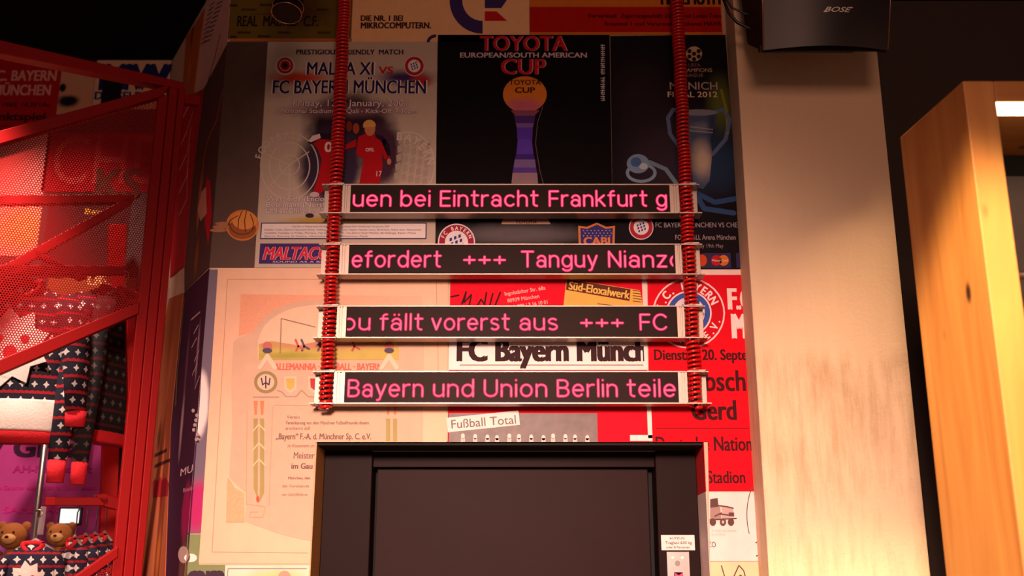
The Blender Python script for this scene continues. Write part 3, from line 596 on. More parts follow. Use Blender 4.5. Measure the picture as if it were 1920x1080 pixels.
# 11 white sheets
t = poster(P, 0, 0, 0, 0, (226, 206, 204), 'white poster with a black lorry drawing below the red farewell poster', poly=[(1329, 923), (1331, 1052), (1424, 1052), (1414, 923)])
TK = (92, 66, 64)
shape('lorry_print', P, [(1331, 936), (1345, 934), (1347, 950), (1331, 952)], TK, t, 3)
shape('lorry_print', P, [(1331, 952), (1350, 950), (1352, 972), (1331, 974)], (150, 124, 120), t, 2)
shape('lorry_print', P, [(1352, 950), (1374, 954), (1376, 970), (1353, 972)], (176, 152, 148), t, 2)
rect('lorry_print', P, 1366, 961, 1376, 968, TK, t, 3)
strokes('lorry_print', P, [[(1331, 975), (1380, 972)], [(1346, 948), (1362, 950), (1374, 953)], [(1350, 964), (1366, 966)], [(1340, 968), (1352, 962)]], 2.4, TK, t, 3)
for x in (1336, 1355, 1370): disc('lorry_wheel_print', P, x, 979, 6, 7, TK, t, 4)
disc('lorry_wheel_print', P, 1355, 979, 2.5, 3, (180, 160, 156), t, 5)
strokes('curve_print', P, [ell(1424, 965, 24, 62, 20, 120, 215)], 1.5, TK, t, 2)
text('Wo liegt der große Unterschied', P, 1334, 1380, 997, 993, (190, 166, 162), t, 2); text('bei uns ab 1000 Stück', P, 1334, 1360, 1004, 1000, (190, 166, 162), t, 2); text('ECO', P, 1322, 1342, 1026, 1016, BK, t, 2, clip=(1331, None))
strokes('curve_print', P, [[(1416, 1018), (1420, 1016)], [(1417, 1043), (1421, 1041)]], 2, TK, t, 2)
t = poster(P, 0, 0, 0, 0, (226, 196, 158), 'cream poster with a looping signature at the foot of the wall by the pillar', poly=[(1331, 1054), (1332, 1200), (1434, 1200), (1424, 1054)])
strokes('signature', P, [[(1352, 1060), (1358, 1080), (1366, 1100), (1376, 1080), (1385, 1060), (1394, 1070), (1402, 1100)], [(1378, 1090), (1388, 1078), (1400, 1090)]], 2, TK, t, 2)
# red reveal print
# 12 lower left sheets and the strip by the corner
t = poster(P, 0, 0, 0, 0, (112, 100, 118), 'narrow blue-grey poster edge left of the peach certificate', [(372, 760, 18, 60, .3, (228, 214, 214)), (372, 950, 30, 50, .5, (176, 44, 104))],
           poly=[(393.3, 506), (352.5, 1000), (377, 1000), (409, 506)])
t = poster(P, 0, 0, 0, 0, (124, 136, 94), 'green poster with dark lettering at the lower left', poly=[(352.3, 1002), (339, 1180), (420, 1180), (422, 1059), (373, 1059), (376, 1002)])
text('en', P, 352, 416, 1110, 1052, (66, 48, 66), t, 2, bold=.06); disc('leaf_print', P, 358, 1046, 12, 8, (232, 222, 214), t, 2)
t = poster(P, 0, 0, 0, 0, (236, 214, 190), 'white framed sheet with a small grey head print under the certificate', [(520, 1085, 60, 20, .8, (236, 200, 140))], poly=[(423, 1060), (412, 1200), (574, 1200), (581, 1060)])
strokes('border', P, [[(428, 1066), (576, 1066)], [(428, 1066), (424, 1110)]], 1.6, (140, 140, 170), t, 2); disc('head_print', P, 534, 1082, 12, 12, (190, 150, 132), t, 2)

# ------------------------------------------------------------------ posters on the side face
S = SIDE
t = poster(S, 0, 0, 0, 0, (206, 168, 158), 'pale pink sheet of slanting handwriting high on the side wall', poly=[(392, -30), (434.5, -30), (427, 82), (384, 165), (366, 178), (378, 80)])
strokes('handwriting', S, [[(408+i*-3, 8+i*9), (420-i*3, 2+i*9)] for i in range(9)]+[[(394-i*2, 12+i*9), (404-i*2, 4+i*9)] for i in range(9)], 2, (96, 66, 70), t, 1, discs=False)
strokes('edge_stripe', S, [[(414, 66), (404, 110), (392, 150)]], 4, (80, 40, 90), t, 1); strokes('edge_stripe', S, [[(419, 80), (408, 116)]], 3, (200, 120, 50), t, 1)
t = poster(S, 0, 0, 0, 0, (170, 92, 44), 'orange newspaper sheet high on the side wall beside the handwriting', [(362, 60, 8, 40, .8, (80, 40, 30)), (356, 130, 10, 30, .9, (200, 110, 50))], poly=[(386, 15), (376, 80), (364, 178), (344, 178), (344, 150), (350, 70)])
t = poster(S, 0, 0, 0, 0, (176, 24, 40), 'red and white striped sheet behind the red steel post', poly=[(344, 182), (382, 168), (362, 330), (346, 500), (320, 520), (325, 330)])
for k in range(5): strokes('white_stripe', S, [[(338, 235+k*42), (352, 205+k*42), (366-k*3, 180+k*30)]], 3.5, (214, 176, 186), t, 1)
t = poster(S, 0, 0, 0, 0, (86, 64, 60), 'dark brown sheet with a yellow edged runner on the side wall corner', [(375, 380, 12, 60, .5, (168, 110, 70)), (388, 370, 6, 50, .5, (178, 30, 40)), (370, 480, 14, 40, .6, (140, 80, 44))],
           poly=[(426.4, 84), (393.8, 500), (347, 546), (347, 502), (363, 330), (383, 168)])
strokes('yellow_edge', S, [[(420, 165), (408, 225), (392, 262), (383, 300), (382, 345)]], 3, (200, 116, 36), t, 1)
shape('sash_print', S, [(388, 335), (396, 340), (399, 400), (392, 460), (386, 420)], (196, 40, 54), t, 1); shape('sash_print', S, [(380, 360), (388, 350), (390, 400), (378, 415), (372, 395)], (206, 156, 130), t, 2)
t = poster(S, 0, 0, 0, 0, (62, 34, 56), 'purple and black match programme sheet on the side wall', [(372, 660, 8, 60, .6, (150, 116, 130)), (350, 700, 9, 90, .7, (96, 66, 76)), (342, 800, 10, 60, .7, (168, 136, 140)), (350, 960, 30, 50, .35, (150, 34, 84)), (345, 1060, 30, 50, .4, (108, 70, 62))],
           poly=[(393.5, 504), (342, 1180), (308, 1200), (322, 800), (346, 549)])
for k in range(6): strokes('lettering', S, [[(360+(k*5 % 9), 600+k*26), (377-(k*3 % 7), 585+k*24)]], 3, (186, 150, 156), t, 1, discs=False)
for k in range(7): disc('dot_print', S, 364+(k*7 % 9), 770+k*9, 3, 3.5, (226, 200, 204), t, 1)
text('MU', S, 340, 362, 893, 880, (220, 180, 190), t, 1, bold=.02); text('Rivale', S, 345, 362, 924, 916, (210, 150, 176), t, 1)
shape('leaf_print', S, ell(346, 1040, 10, 16), (206, 176, 170), t, 1); strokes('yellow_edge', S, [[(347, 560), (340, 640), (334, 700), (331, 760)]], 3, (150, 130, 50), t, 1)
t = poster(S, 0, 0, 0, 0, (160, 84, 54), 'orange brown sheet behind the lower part of the red post', [(300, 820, 18, 30, .7, (96, 50, 40)), (305, 920, 20, 30, .7, (150, 34, 34)), (298, 1040, 14, 50, .7, (226, 130, 60)), (305, 640, 16, 60, .8, (84, 50, 30))],
           poly=[(345, 549), (321, 800), (306, 1200), (262, 1240), (268, 800), (318, 560)])
rect('lettering', S, 292, 865, 322, 871, (70, 36, 34), t, 1); rect('lettering', S, 292, 846, 314, 852, (70, 36, 34), t, 1)
shape('skyline_print', S, [(288, 905), (292, 897), (297, 903), (302, 893), (306, 902), (312, 895), (318, 905), (316, 930), (288, 932)], (140, 30, 34), t, 1)

# ------------------------------------------------------------------ posters on the back wall (seen through and above the red frame)
P = B = FAR
t = poster(B, -60, 112, 110, 247, (170, 18, 28), 'red club poster with white heading on the back wall, upper left')
text('F.C. BAYERN', B, -22, 105, 152, 133, (214, 150, 140), t, 2, bold=.03, clip=(None, 108)); text('MÜNCHEN', B, -12, 94, 179, 160, (214, 150, 140), t, 2, bold=.03)
text('Dezember 1963, 14.30 Uhr', B, -60, 96, 201, 193, BK, t, 2, bold=.03); text('Punktspiel', B, -30, 84, 226, 212, BK, t, 2, bold=.05)
rect('rule', B, -60, 236, 108, 237, BK, t, 2)
t = poster(B, 112, 118, 176, 215, (196, 150, 120), 'cream poster with dark speckled print on the back wall', [(128, 190, 20, 12, .5, (30, 20, 30)), (118, 165, 6, 8, .4, (30, 20, 30))])
t = poster(B, 178, 108, 318, 205, (206, 168, 140), 'cream poster with tall navy capitals on the back wall behind the post')
text('MW', B, 190, 316, 168, 122, (30, 34, 90), t, 2, bold=.08); text('DÜSSELDORF', B, 146+32, 310, 187, 173, (30, 40, 110), t, 2, bold=.04); rect('dark_field', B, 172+20, 142, 228, 200, (24, 18, 30), t, 3)
t = poster(B, -60, 250, 82, 480, (222, 146, 138), 'salmon poster with a pale round face shape behind the mesh', [(30, 330, 36, 50, .5, (226, 150, 140)), (40, 430, 60, 50, .6, (226, 150, 90))])
t = poster(B, 84, 250, 300, 360, (150, 20, 26), 'deep red poster with big pale outlined letters behind the mesh')
text('CHE', B, 96, 290, 345, 255, (170, 52, 48), t, 2, bold=.0)
t = poster(B, 84, 362, 240, 520, (66, 30, 30), 'dark poster with yellow gothic lettering behind the mesh')
text('KS', B, 180, 260, 372, 318, (84, 46, 34), t, 4, bold=.04); text('Bayern', B, 160, 220, 402, 392, (200, 140, 50), t, 2, bold=.03)
t = poster(B, 84, 522, 250, 640, (140, 84, 50), 'brown poster strip with pale lettering low behind the mesh')
text('LIGA', B, 165, 222, 535, 516, (220, 160, 110), t, 2, bold=.05); text('CUP', B, 155, 200, 575, 550, (220, 160, 110), t, 2, bold=.06)
t = poster(B, -60, 825, 190, 1100, (116, 34, 82), 'magenta poster with black lettering behind the lower clothes rail', [(60, 1040, 160, 60, .9, (110, 52, 108))])
text('SV Gröa', B, -55, 150, 856, 822, (34, 10, 28), t, 2, bold=.06); text('AH-Mannschaft', B, 25, 172, 886, 873, (110, 14, 70), t, 2, bold=.04)
text('unsere Gemeinde · Abteilung der Mai Turnier · Anstoß', B, -20, 180, 918, 910, (140, 20, 84), t, 2, bold=.02)
text('AM SAMSTAG', B, -40, 120, 962, 950, (140, 20, 84), t, 2, bold=.02)
P = WALLP

# ------------------------------------------------------------------ LED ticker bars
def arc(cx, cy, rx, ry, a0, a1, n=10): return [(cx+rx*math.cos(math.radians(a0+(a1-a0)*k/n)), cy+ry*math.sin(math.radians(a0+(a1-a0)*k/n))) for k in range(n+1)]
xh = .72
def o_(w=.5, cx=None): return arc(w/2, xh/2, w/2, xh/2, 0, 360, 20)
G = {
 'u': (.46, [[(0, xh), (0, .24)]+arc(.23, .24, .23, .24, 180, 360)+[(.46, xh)], [(.46, .3), (.46, 0)]]),
 'e': (.50, [[(.02, xh*.52), (.5, xh*.52)]+arc(.25, xh/2, .25, xh/2, 5, 315, 16)]),
 'n': (.46, [[(0, 0), (0, xh)], [(0, .42)]+arc(.23, xh-.25, .23, .25, 180, 0)+[(.46, 0)]]),
 'b': (.52, [[(0, 0), (0, 1.03)], arc(.26, xh/2, .26, xh/2, 0, 360, 20)]),
 'd': (.52, [[(.52, 0), (.52, 1.03)], arc(.26, xh/2, .26, xh/2, 0, 360, 20)]),
 'i': (.0, [[(0, 0), (0, xh)], [(0, 1.0), (0, 1.01)]]),
 'l': (.0, [[(0, 0), (0, 1.03)]]),
 't': (.32, [[(.13, 1.0), (.13, .2)]+arc(.30, .17, .17, .17, 180, 270, 6), [(0, xh), (.34, xh)]]),
 'r': (.30, [[(0, 0), (0, xh)], [(0, .45)]+arc(.26, xh-.27, .26, .27, 170, 80, 6)]),
 'a': (.46, [arc(.23, xh-.24, .21, .24, 160, 0, 8)+[(.44, 0)], arc(.21, .2, .21, .21, 0, 360, 16)]),
 'c': (.46, [arc(.26, xh/2, .26, xh/2, 45, 315, 16)]),
 'h': (.46, [[(0, 0), (0, 1.03)], [(0, .42)]+arc(.23, xh-.25, .23, .25, 180, 0)+[(.46, 0)]]),
 'k': (.44, [[(0, 0), (0, 1.03)], [(.42, xh), (0, .3)], [(.14, .42), (.45, 0)]]),
 'f': (.32, [[(.12, 0), (.12, .85)]+arc(.27, .86, .15, .15, 180, 80, 6), [(0, xh), (.33, xh)]]),
 'g': (.50, [arc(.25, xh/2, .25, xh/2, 0, 360, 20), [(.5, xh), (.5, -.05)]+arc(.25, -.05, .25, .22, 0, -150, 9)]),
 'o': (.52, [arc(.26, xh/2, .26, xh/2, 0, 360, 20)]),
 's': (.40, [arc(.2, xh-.17, .19, .17, 40, 225, 9)+arc(.2, .18, .2, .18, 60, -140, 9)]),
 'v': (.46, [[(0, xh), (.23, 0), (.46, xh)]]),
 'z': (.42, [[(0, xh), (.42, xh), (0, 0), (.42, 0)]]),
 'y': (.46, [[(0, xh), (.24, .02)], [(.47, xh), (.2, -.1)]+arc(.08, -.10, .12, .14, -20, -100, 5)]),
 'E': (.48, [[(.48, 1), (0, 1), (0, 0), (.48, 0)], [(0, .52), (.44, .52)]]),
 'F': (.46, [[(.47, 1), (0, 1), (0, 0)], [(0, .5), (.43, .5)]]),
 'T': (.62, [[(0, 1), (.62, 1)], [(.31, 1), (.31, 0)]]),
 'N': (.56, [[(0, 0), (0, 1), (.56, 0), (.56, 1)]]),
 'C': (.62, [arc(.36, .5, .36, .5, 42, 318, 18)]),
 'B': (.54, [[(0, 0), (0, 1), (.28, 1)]+arc(.28, .76, .22, .24, 90, -90, 8)+[(0, .52)], [(.28, .52)]+arc(.30, .26, .24, .26, 90, -90, 8)+[(0, 0)]]),
 'U': (.58, [[(0, 1), (0, .3)]+arc(.29, .3, .29, .3, 180, 360, 12)+[(.58, 1)]]),
 '+': (.44, [[(0, .44), (.44, .44)], [(.22, .22), (.22, .66)]]),
}
G['ä'] = (G['a'][0], G['a'][1]+[[(.12, .98), (.12, .99)], [(.34, .98), (.34, .99)]])
YD = 3.80; DEP = .062
DP = yplane(YD)
def word(wd, x0, x1, ybase, ycap, off, hw, clip):
    """rounded strokes; returns verts/faces of flat lettering lying at plane Y"""
    gap = .235 if wd[0] != '+' else .20; W = .0; pos = []
    for ch in wd: pos.append(W); W += G[ch][0]+gap
    W -= gap
    r = .078
    p0 = DP.pt(x0, (ybase+ycap)/2); p1 = DP.pt(x1, (ybase+ycap)/2); zb = DP.pt(x0, ybase).z; zt = DP.pt(x0, ycap).z
    H = (zt-zb)/(1+2*r*.9); sx = (p1.x-p0.x)/(W+2*r); bm = bmesh.new(); R = hw*H
    for ch, px in zip(wd, pos):
        for st in G[ch][1]:
            q = [Vector((p0.x+(px+r+x)*sx, YD-off, zb+(y+r*.9)*H)) for x, y in st]
            for i in range(len(q)-1):
                d = q[i+1]-q[i]
                if d.length < 1e-7: continue
                s_ = d.normalized().cross(Vector((0, 1, 0)))*R
                bm.faces.new([bm.verts.new(v) for v in (q[i]+s_, q[i+1]+s_, q[i+1]-s_, q[i]-s_)])
            for c in q: bm.faces.new([bm.verts.new(c+Vector((math.cos(k*math.pi/6)*R, 0, math.sin(k*math.pi/6)*R))) for k in range(12)])
    for lim, sg_ in ((clip[0], -1), (clip[1], 1)):
        pc = DP.pt(lim, (ybase+ycap)/2)
        bmesh.ops.bisect_plane(bm, geom=bm.verts[:]+bm.edges[:]+bm.faces[:], plane_co=pc, plane_no=Vector((sg_, 0, 0)), clear_outer=True)
    bm.verts.index_update(); v = [a_.co.copy() for a_ in bm.verts]; f = [[a_.index for a_ in fc.verts] for fc in bm.faces]; bm.free(); return v, f
M_led = mat('pink_led_core', (255, 112, 152), .5, emit=1.05); M_glow = mat('pink_led_rim', (255, 24, 86), .5, emit=1.0)
for m_ in (M_led, M_glow): m_.node_tree.nodes['Principled BSDF'].inputs['Base Color'].default_value = (.02, .01, .01, 1); m_.node_tree.nodes['Principled BSDF'].inputs['Specular IOR Level'].default_value = .1
CYL = DP.pt(628, 400)
CLX = yplane(3.83).pt(627, 400).x; CRX = yplane(3.83).pt(1288, 400).x; CR = .0265; CY = YD+.031
ROWS = [
 (347, 398, 388, 357, (659, 1252), [('uen', 661, 735), ('bei', 750, 808), ('Eintracht', 824, 1010), ('Frankfurt', 1028, 1214), ('g', 1229, 1251)], 'topmost black ticker bar with pink text ending in Eintracht Frankfurt g'),
 (459, 513, 502, 470, (656, 1262), [('efordert', 659, 828), ('+++', 867, 950), ('Tanguy', 976, 1121), ('Nianzo', 1139, 1280)], 'second black ticker bar from the top reading efordert +++ Tanguy Nianzo'),
 (575, 632, 620, 588, (651, 1266), [('ou', 641, 696), ('fällt', 711, 794), ('vorerst', 808, 956), ('aus', 973, 1047), ('+++', 1086, 1171), ('FC', 1198, 1251)], 'third black ticker bar from the top reading fällt vorerst aus +++ FC'),
 (698, 755, 745, 711, (648, 1268), [('Bayern', 651, 795), ('und', 811, 890), ('Union', 906, 1027), ('Berlin', 1043, 1159), ('teile', 1174, 1268)], 'lowest black ticker bar reading Bayern und Union Berlin teile'),
]
def plate_ring(mb, x0, x1, xc, y0, y1, z0, z1, r):
    """flat plate from x0 to x1 with a round hole at xc for the cord"""
    n = 24; yc = CY
    lo, hi = xc-r-.006, xc+r+.006
    if x0 < lo: mb.box(x0, lo, y0, y1, z0, z1)
    if hi < x1: mb.box(hi, x1, y0, y1, z0, z1)
    V = []
    for z in (z0, z1):
        for k in range(n):
            t_ = 2*math.pi*k/n; c, s_ = math.cos(t_), math.sin(t_)
            m_ = max(abs(c)/((hi-lo)/2), abs(s_)/((y1-yc) if s_ > 0 else (yc-y0)))
            V += [(xc+r*c, yc+r*s_, z), (xc+c/m_, yc+s_/m_, z)]
    F = []
    for k in range(n):
        j = (k+1) % n; a_, b_, c_, d_ = 2*k, 2*k+1, 2*j+1, 2*j; o2 = 2*n
        F += [(a_, d_, c_, b_), (a_+o2, b_+o2, c_+o2, d_+o2), (a_, a_+o2, d_+o2, d_), (b_, c_, c_+o2, b_+o2)]
    mb.add(V, F)
for (yt, yb, bl, cpy, clip, words, lab) in ROWS:
    z1 = DP.pt(960, yt).z; z0 = DP.pt(960, yb).z; ym = (yt+yb)/2
    t = empty('ticker_display', (0, YD, z0-.004), lab, 'LED display', 'ticker bars hung between the red cords')
    xs0 = DP.pt(clip[0]-2, ym).x; xs1 = DP.pt(clip[1]+4, ym).x
    XO0 = CLX-.046; XO1 = CRX+.046; Y1 = YD+DEP
    MB().box(xs0, xs1, YD+.0005, Y1-.006, z0+.001, z1-.001).out('screen', M_screen, t)
    tp = MB(); tp.box(CLX+CR+.009, CRX-CR-.009, YD-.002, Y1, z1, z1+.004)
    plate_ring(tp, XO0, CLX+CR+.009, CLX, YD-.002, Y1, z1, z1+.004, CR+.0025); plate_ring(tp, CRX-CR-.009, XO1, CRX, YD-.002, Y1, z1, z1+.004, CR+.0025)
    tp.out('top_plate', M_alus, t)
    bp = MB(); bp.box(CLX+CR+.009, CRX-CR-.009, YD-.002, Y1, z0-.004, z0)
    plate_ring(bp, XO0-.006, CLX+CR+.009, CLX, YD-.002, Y1, z0-.004, z0, CR+.0025); plate_ring(bp, CRX-CR-.009, XO1+.006, CRX, YD-.002, Y1, z0-.004, z0, CR+.0025)
    bp.out('bottom_plate', M_alus, t)
    MB().box(XO0, XO1, Y1-.005, Y1, z0, z1).out('back_plate', M_alus, t)
    for xa, sd in ((xs0, -1), (xs1, 1)):
        e = MB()
        xo = CLX+CR+.006 if sd < 0 else CRX-CR-.006
        L_ = xo-xa
        for f0, f1, yo in ((0, .30, 0), (.30, .46, .006), (.46, .62, 0), (.62, .72, .008), (.72, 1, .001)):
            xa_, xb_ = xa+L_*f0, xa+L_*f1
            e.box(min(xa_, xb_), max(xa_, xb_), YD-.001+yo, Y1-.006, z0+.0005, z1-.0005)
        e.out('end_profile', M_alus, t)
    for wd, x0, x1 in words:
        a_, b_ = word(wd, x0, x1, bl, cpy, .0010, .092, clip); L1 = build('lettering', a_, b_, M_glow, t)
        a_, b_ = word(wd, x0, x1, bl, cpy, .0016, .048, clip); build('lit_core', a_, b_, M_led, L1)

# coiled red cords
def coil(cx, label):
    t = empty('coiled_cord', (cx, CY, yplane(CY).pt(960, 768).z), label, 'cord')
    zb = yplane(CY).pt(960, 766).z; zt = TOP; pts = []; z = zb; a_ = random.uniform(0, 6); wr = .0058; R = CR-wr
    n = 20; i = 0
    while z < zt-.004:
        q = (z-zb)/(zt-zb); pitch = .0178-.0038*q + .0012*math.sin(z*23+cx)
        wob = .0012*math.sin(z*31+cx*5)
        pts.append((cx+wob+R*math.cos(a_), CY+R*math.sin(a_), z)); a_ += 2*math.pi/n; z += pitch/n; i += 1
    pts = [(cx+R*.2, CY, zb+.004), (cx+R*.7, CY-R*.4, zb+.001)]+pts
    MB().tube(pts, wr, 7).out('coil', M_cord, t, smooth=True)
    MB().tube([(cx, CY, zb+.012), (cx, CY, zt)], .008, 8).out('inner_cable', M_black, t, smooth=True)
    k = 0
    for (yt, yb, *_r) in ROWS:
        for y_ in (yt, yb):
            zz = DP.pt(960, y_).z
    return t
coil(CLX, 'red coiled hanging cord at the left ends of the ticker bars')
coil(CRX, 'red coiled hanging cord at the right ends of the ticker bars')
for i, (yt, yb, *_r) in enumerate(ROWS):
    for cx, wd_ in ((CLX, 'left'), (CRX, 'right')):
        zz = DP.pt(960, yt).z
        b = MB(); zz2 = zz+.005; b.tube([(cx+math.cos(k*math.pi/8)*(CR+.003), CY+math.sin(k*math.pi/8)*(CR+.003)*1.0, zz2+.003) for k in range(17)], .0016, 6)
        b.box(cx+.012, cx+.036, CY-CR-.004, CY-CR-.001, zz2+.001, zz2+.005)
        tag(b.out('cable_tie', mat('clear_tie_plastic', (220, 205, 190), .3)), ['topmost', 'second', 'third', 'lowest'][i]+' clear cable tie on the '+wd_+' red cord', 'cable tie', 'cable ties on the red cords')

# ------------------------------------------------------------------ red steel frame at left
fo = Vector((-1.41, 4.2, 0)); FR = Plane(fo, (.63, .37, 0))
frame = empty('red_steel_frame', FR.at(0, 0), 'tall red powder-coated steel frame with triangular perforated panel at left', 'display frame')
def fbar(name, pts, off=0, depth=.055, m=M_red, parent=None): return pprism(name, FR, pts, m, parent or frame, off, depth, bevel=.003)
def vpost(x0, x1, yref, ztop, zbot, off, depth, name='post'):
    a0 = FR.uv(x0, yref)[0]; a1 = FR.uv(x1, yref)[0]
    fr = [FR.at(a0, zbot, off), FR.at(a1, zbot, off), FR.at(a1, ztop, off), FR.at(a0, ztop, off)]
    return MB().prism(fr, [p-FR.n*depth for p in fr]).out(name, M_red, frame, bevel=.003)
zt_ = FR.pt(345, 162).z; zt2 = FR.pt(318, 160).z
vpost(258, 276, 800, zt2, 0, 0, .06); 
vpost(277, 291, 800, zt_-.01, 0, .004, .06)
vpost(237, 257, 800, zt2-.05, 0, -.004, .03, 'panel_rim')
vpost(-180, -161, 540, FR.pt(-160, 38).z, 0, .004, .06)
fbar('beam', [(-160, 38), (345, 154), (345, 168), (-160, 68)], .004, .06)
fbar('beam', [(-160, 288), (320, 158), (305, 180), (0, 270), (-160, 318)], .003, .05)
fbar('beam', [(-160, 740), (262, 566), (260, 588), (-160, 772)], .003, .05)
fbar('beam', [(60, 1137), (222, 1024), (221, 1045), (80, 1142)], .003, .05)
# perforated sheet: every hole is cut
def inside(p, poly):
    c = False; n = len(poly)
    for i in range(n):
        (x1, y1), (x2, y2) = poly[i], poly[(i+1) % n]
        if (y1 > p[1]) != (y2 > p[1]) and p[0] < (x2-x1)*(p[1]-y1)/(y2-y1)+x1: c = not c
    return c
def perforated(name, pxpoly, pitch, hole, off):
    poly = [(lambda q: ((q-fo).dot(FR.u), q.z))(FR.pt(x, y, 0)) for x, y in pxpoly]
    a0 = min(p[0] for p in poly); a1 = max(p[0] for p in poly); z0 = min(p[1] for p in poly); z1 = max(p[1] for p in poly)
    V = []; F = []; dz = pitch*math.sqrt(3)/2; j = 0; z = z0; R = pitch/math.sqrt(3)*1.002
    while z < z1:
        a_ = a0+(pitch/2 if j % 2 else 0)
        while a_ < a1:
            if inside((a_, z), poly):
                k = len(V)
                for i in range(6):
                    t_ = math.radians(60*i+30)
                    V.append(FR.at(a_+R*math.cos(t_), z+R*math.sin(t_), off)); V.append(FR.at(a_+hole*math.cos(t_), z+hole*math.sin(t_), off))
                for i in range(6):
                    i2 = (i+1) % 6; F.append((k+2*i, k+2*i2, k+2*i2+1, k+2*i+1))
            a_ += pitch
        z += dz; j += 1
    return build(name, V, F, M_red, frame)
perforated('perforated_panel', [(-150, 300), (0, 258), (308, 172), (262, 580), (0, 692), (-150, 760)], .0104, .0037, -.02)
perforated('perforated_panel', [(222, 1038), (80, 1140), (60, 1200), (215, 1200)], .0104, .0037, -.02)
# bracket to the wall
fbar('wall_bracket', [(345, 177), (386, 181), (384, 198), (345, 194)], -.02, .03)
# rear part of the frame
RB = Plane(FR.at(0, 0, -.28), FR.u)
def rbar(pts, name='rear_beam', d=.04): return pprism(name, RB, pts, M_red, frame, 0, d, bevel=.003)
rbar([(-100, 366), (252, 364), (250, 380), (-100, 384)])
rbar([(-100, 555), (245, 366), (248, 382), (-100, 580)])
rbar([(-100, 496), (235, 498), (234, 514), (-100, 515)])
rbar([(60, 474), (72, 470), (165, 520), (150, 524)])
RC = Plane(FR.at(0, 0, -.66), FR.u); pprism('rear_post', RC, [(206, 420), (238, 420), (216, 1080), (186, 1080)], M_red, frame, 0, .05, bevel=.003)
rbar([(238, 590), (262, 590), (248, 760), (240, 770)], 'rear_strut')
rbar([(86, 932), (205, 932), (203, 948), (85, 948)], 'clothes_rail', .03)
rbar([(178, 927), (198, 925), (224, 935), (220, 956), (197, 950)], 'rail_bracket', .04)

# silver rack pole
PP = yplane(4.56)
pr = tag(MB().tube([(PP.pt(89, 800).x, 4.555, 0), (PP.pt(89, 800).x, 4.555, 2.55)], .013, 12).out('rack_pole', M_steel, smooth=True), 'silver upright rack pole behind the red clothes rail', 'pole')
# ------------------------------------------------------------------ garments
def knit(name, c0, c1, c2, mode):
    m = bpy.data.materials.new(name); m.use_nodes = True; nt = m.node_tree; N = nt.nodes; L = nt.links; b = N['Principled BSDF']; b.inputs['Roughness'].default_value = .9
    tc = N.new('ShaderNodeTexCoord'); sp = N.new('ShaderNodeSeparateXYZ'); L.new(tc.outputs['Object'], sp.inputs[0])
    def math_(op, a_, b_=None, c_=None):
        n = N.new('ShaderNodeMath'); n.operation = op
        for i, x in enumerate((a_, b_, c_)):
            if x is None: continue
            if isinstance(x, (int, float)): n.inputs[i].default_value = x
            else: L.new(x, n.inputs[i])
        return n.outputs[0]
    z = sp.outputs[2]; hx = math_('ADD', sp.outputs[0], math_('MULTIPLY', sp.outputs[1], .8))
    row = .064 if mode != 'small' else .05
    zr = math_('FRACT', math_('DIVIDE', z, row))                       # 0..1 within a band
    zig = math_('MULTIPLY', math_('PINGPONG', math_('DIVIDE', hx, .012), 1.0), .07)
    st = math_('LESS_THAN', math_('ABSOLUTE', math_('SUBTRACT', math_('ADD', zr, zig), .12)), .10)
    u = math_('SUBTRACT', math_('FRACT', math_('DIVIDE', hx, .052)), .5); v = math_('MULTIPLY', math_('SUBTRACT', zr, .60), row/.052)
    r = math_('ADD', math_('ABSOLUTE', u), math_('ABSOLUTE', v)); star = math_('LESS_THAN', r, .27)
    odd = math_('LESS_THAN', math_('MULTIPLY', math_('ABSOLUTE', u), math_('ABSOLUTE', v)), .011)
    star = math_('MULTIPLY', star, odd)
    mx = N.new('ShaderNodeMix'); mx.data_type = 'RGBA'; L.new(st, mx.inputs[0]); mx.inputs[6].default_value = lin(c0)+(1,); mx.inputs[7].default_value = lin(c1)+(1,)
    m2 = N.new('ShaderNodeMix'); m2.data_type = 'RGBA'; L.new(star, m2.inputs[0]); L.new(mx.outputs[2], m2.inputs[6]); m2.inputs[7].default_value = lin(c2)+(1,)
    L.new(m2.outputs[2], b.inputs['Base Color'])
    wv = N.new('ShaderNodeTexWave'); wv.inputs['Scale'].default_value = 110; wv.inputs['Distortion'].default_value = 1; L.new(tc.outputs['Object'], wv.inputs['Vector'])
    bp = N.new('ShaderNodeBump'); bp.inputs['Strength'].default_value = .3; bp.inputs['Distance'].default_value = .002; L.new(wv.outputs['Fac'], bp.inputs['Height']); L.new(bp.outputs[0], b.inputs['Normal'])
    return m
K1 = knit('navy_fair_isle_knit', (22, 20, 40), (176, 14, 30), (232, 222, 216), 'big')
K2 = knit('shaded_fair_isle_knit', (14, 12, 18), (76, 8, 16), (96, 82, 78), 'big')  # darker copy of the patterned knit, shade put into its colours
K3 = knit('small_navy_knit', (26, 24, 50), (150, 20, 36), (226, 214, 210), 'small')
M_rknit = mat('red_rib_knit', (206, 20, 34), .9, noise=.15, scale=120, bump=.5); M_wknit = mat('white_knit', (236, 222, 212), .9, noise=.1, scale=120, bump=.5)
def ringz(c, rx, ry, ax, ay, n=20, flat=.0):
    return [c+ax*(rx*math.cos(t_))+ay*(ry*math.sin(t_)) for t_ in [2*math.pi*k/n for k in range(n)]]
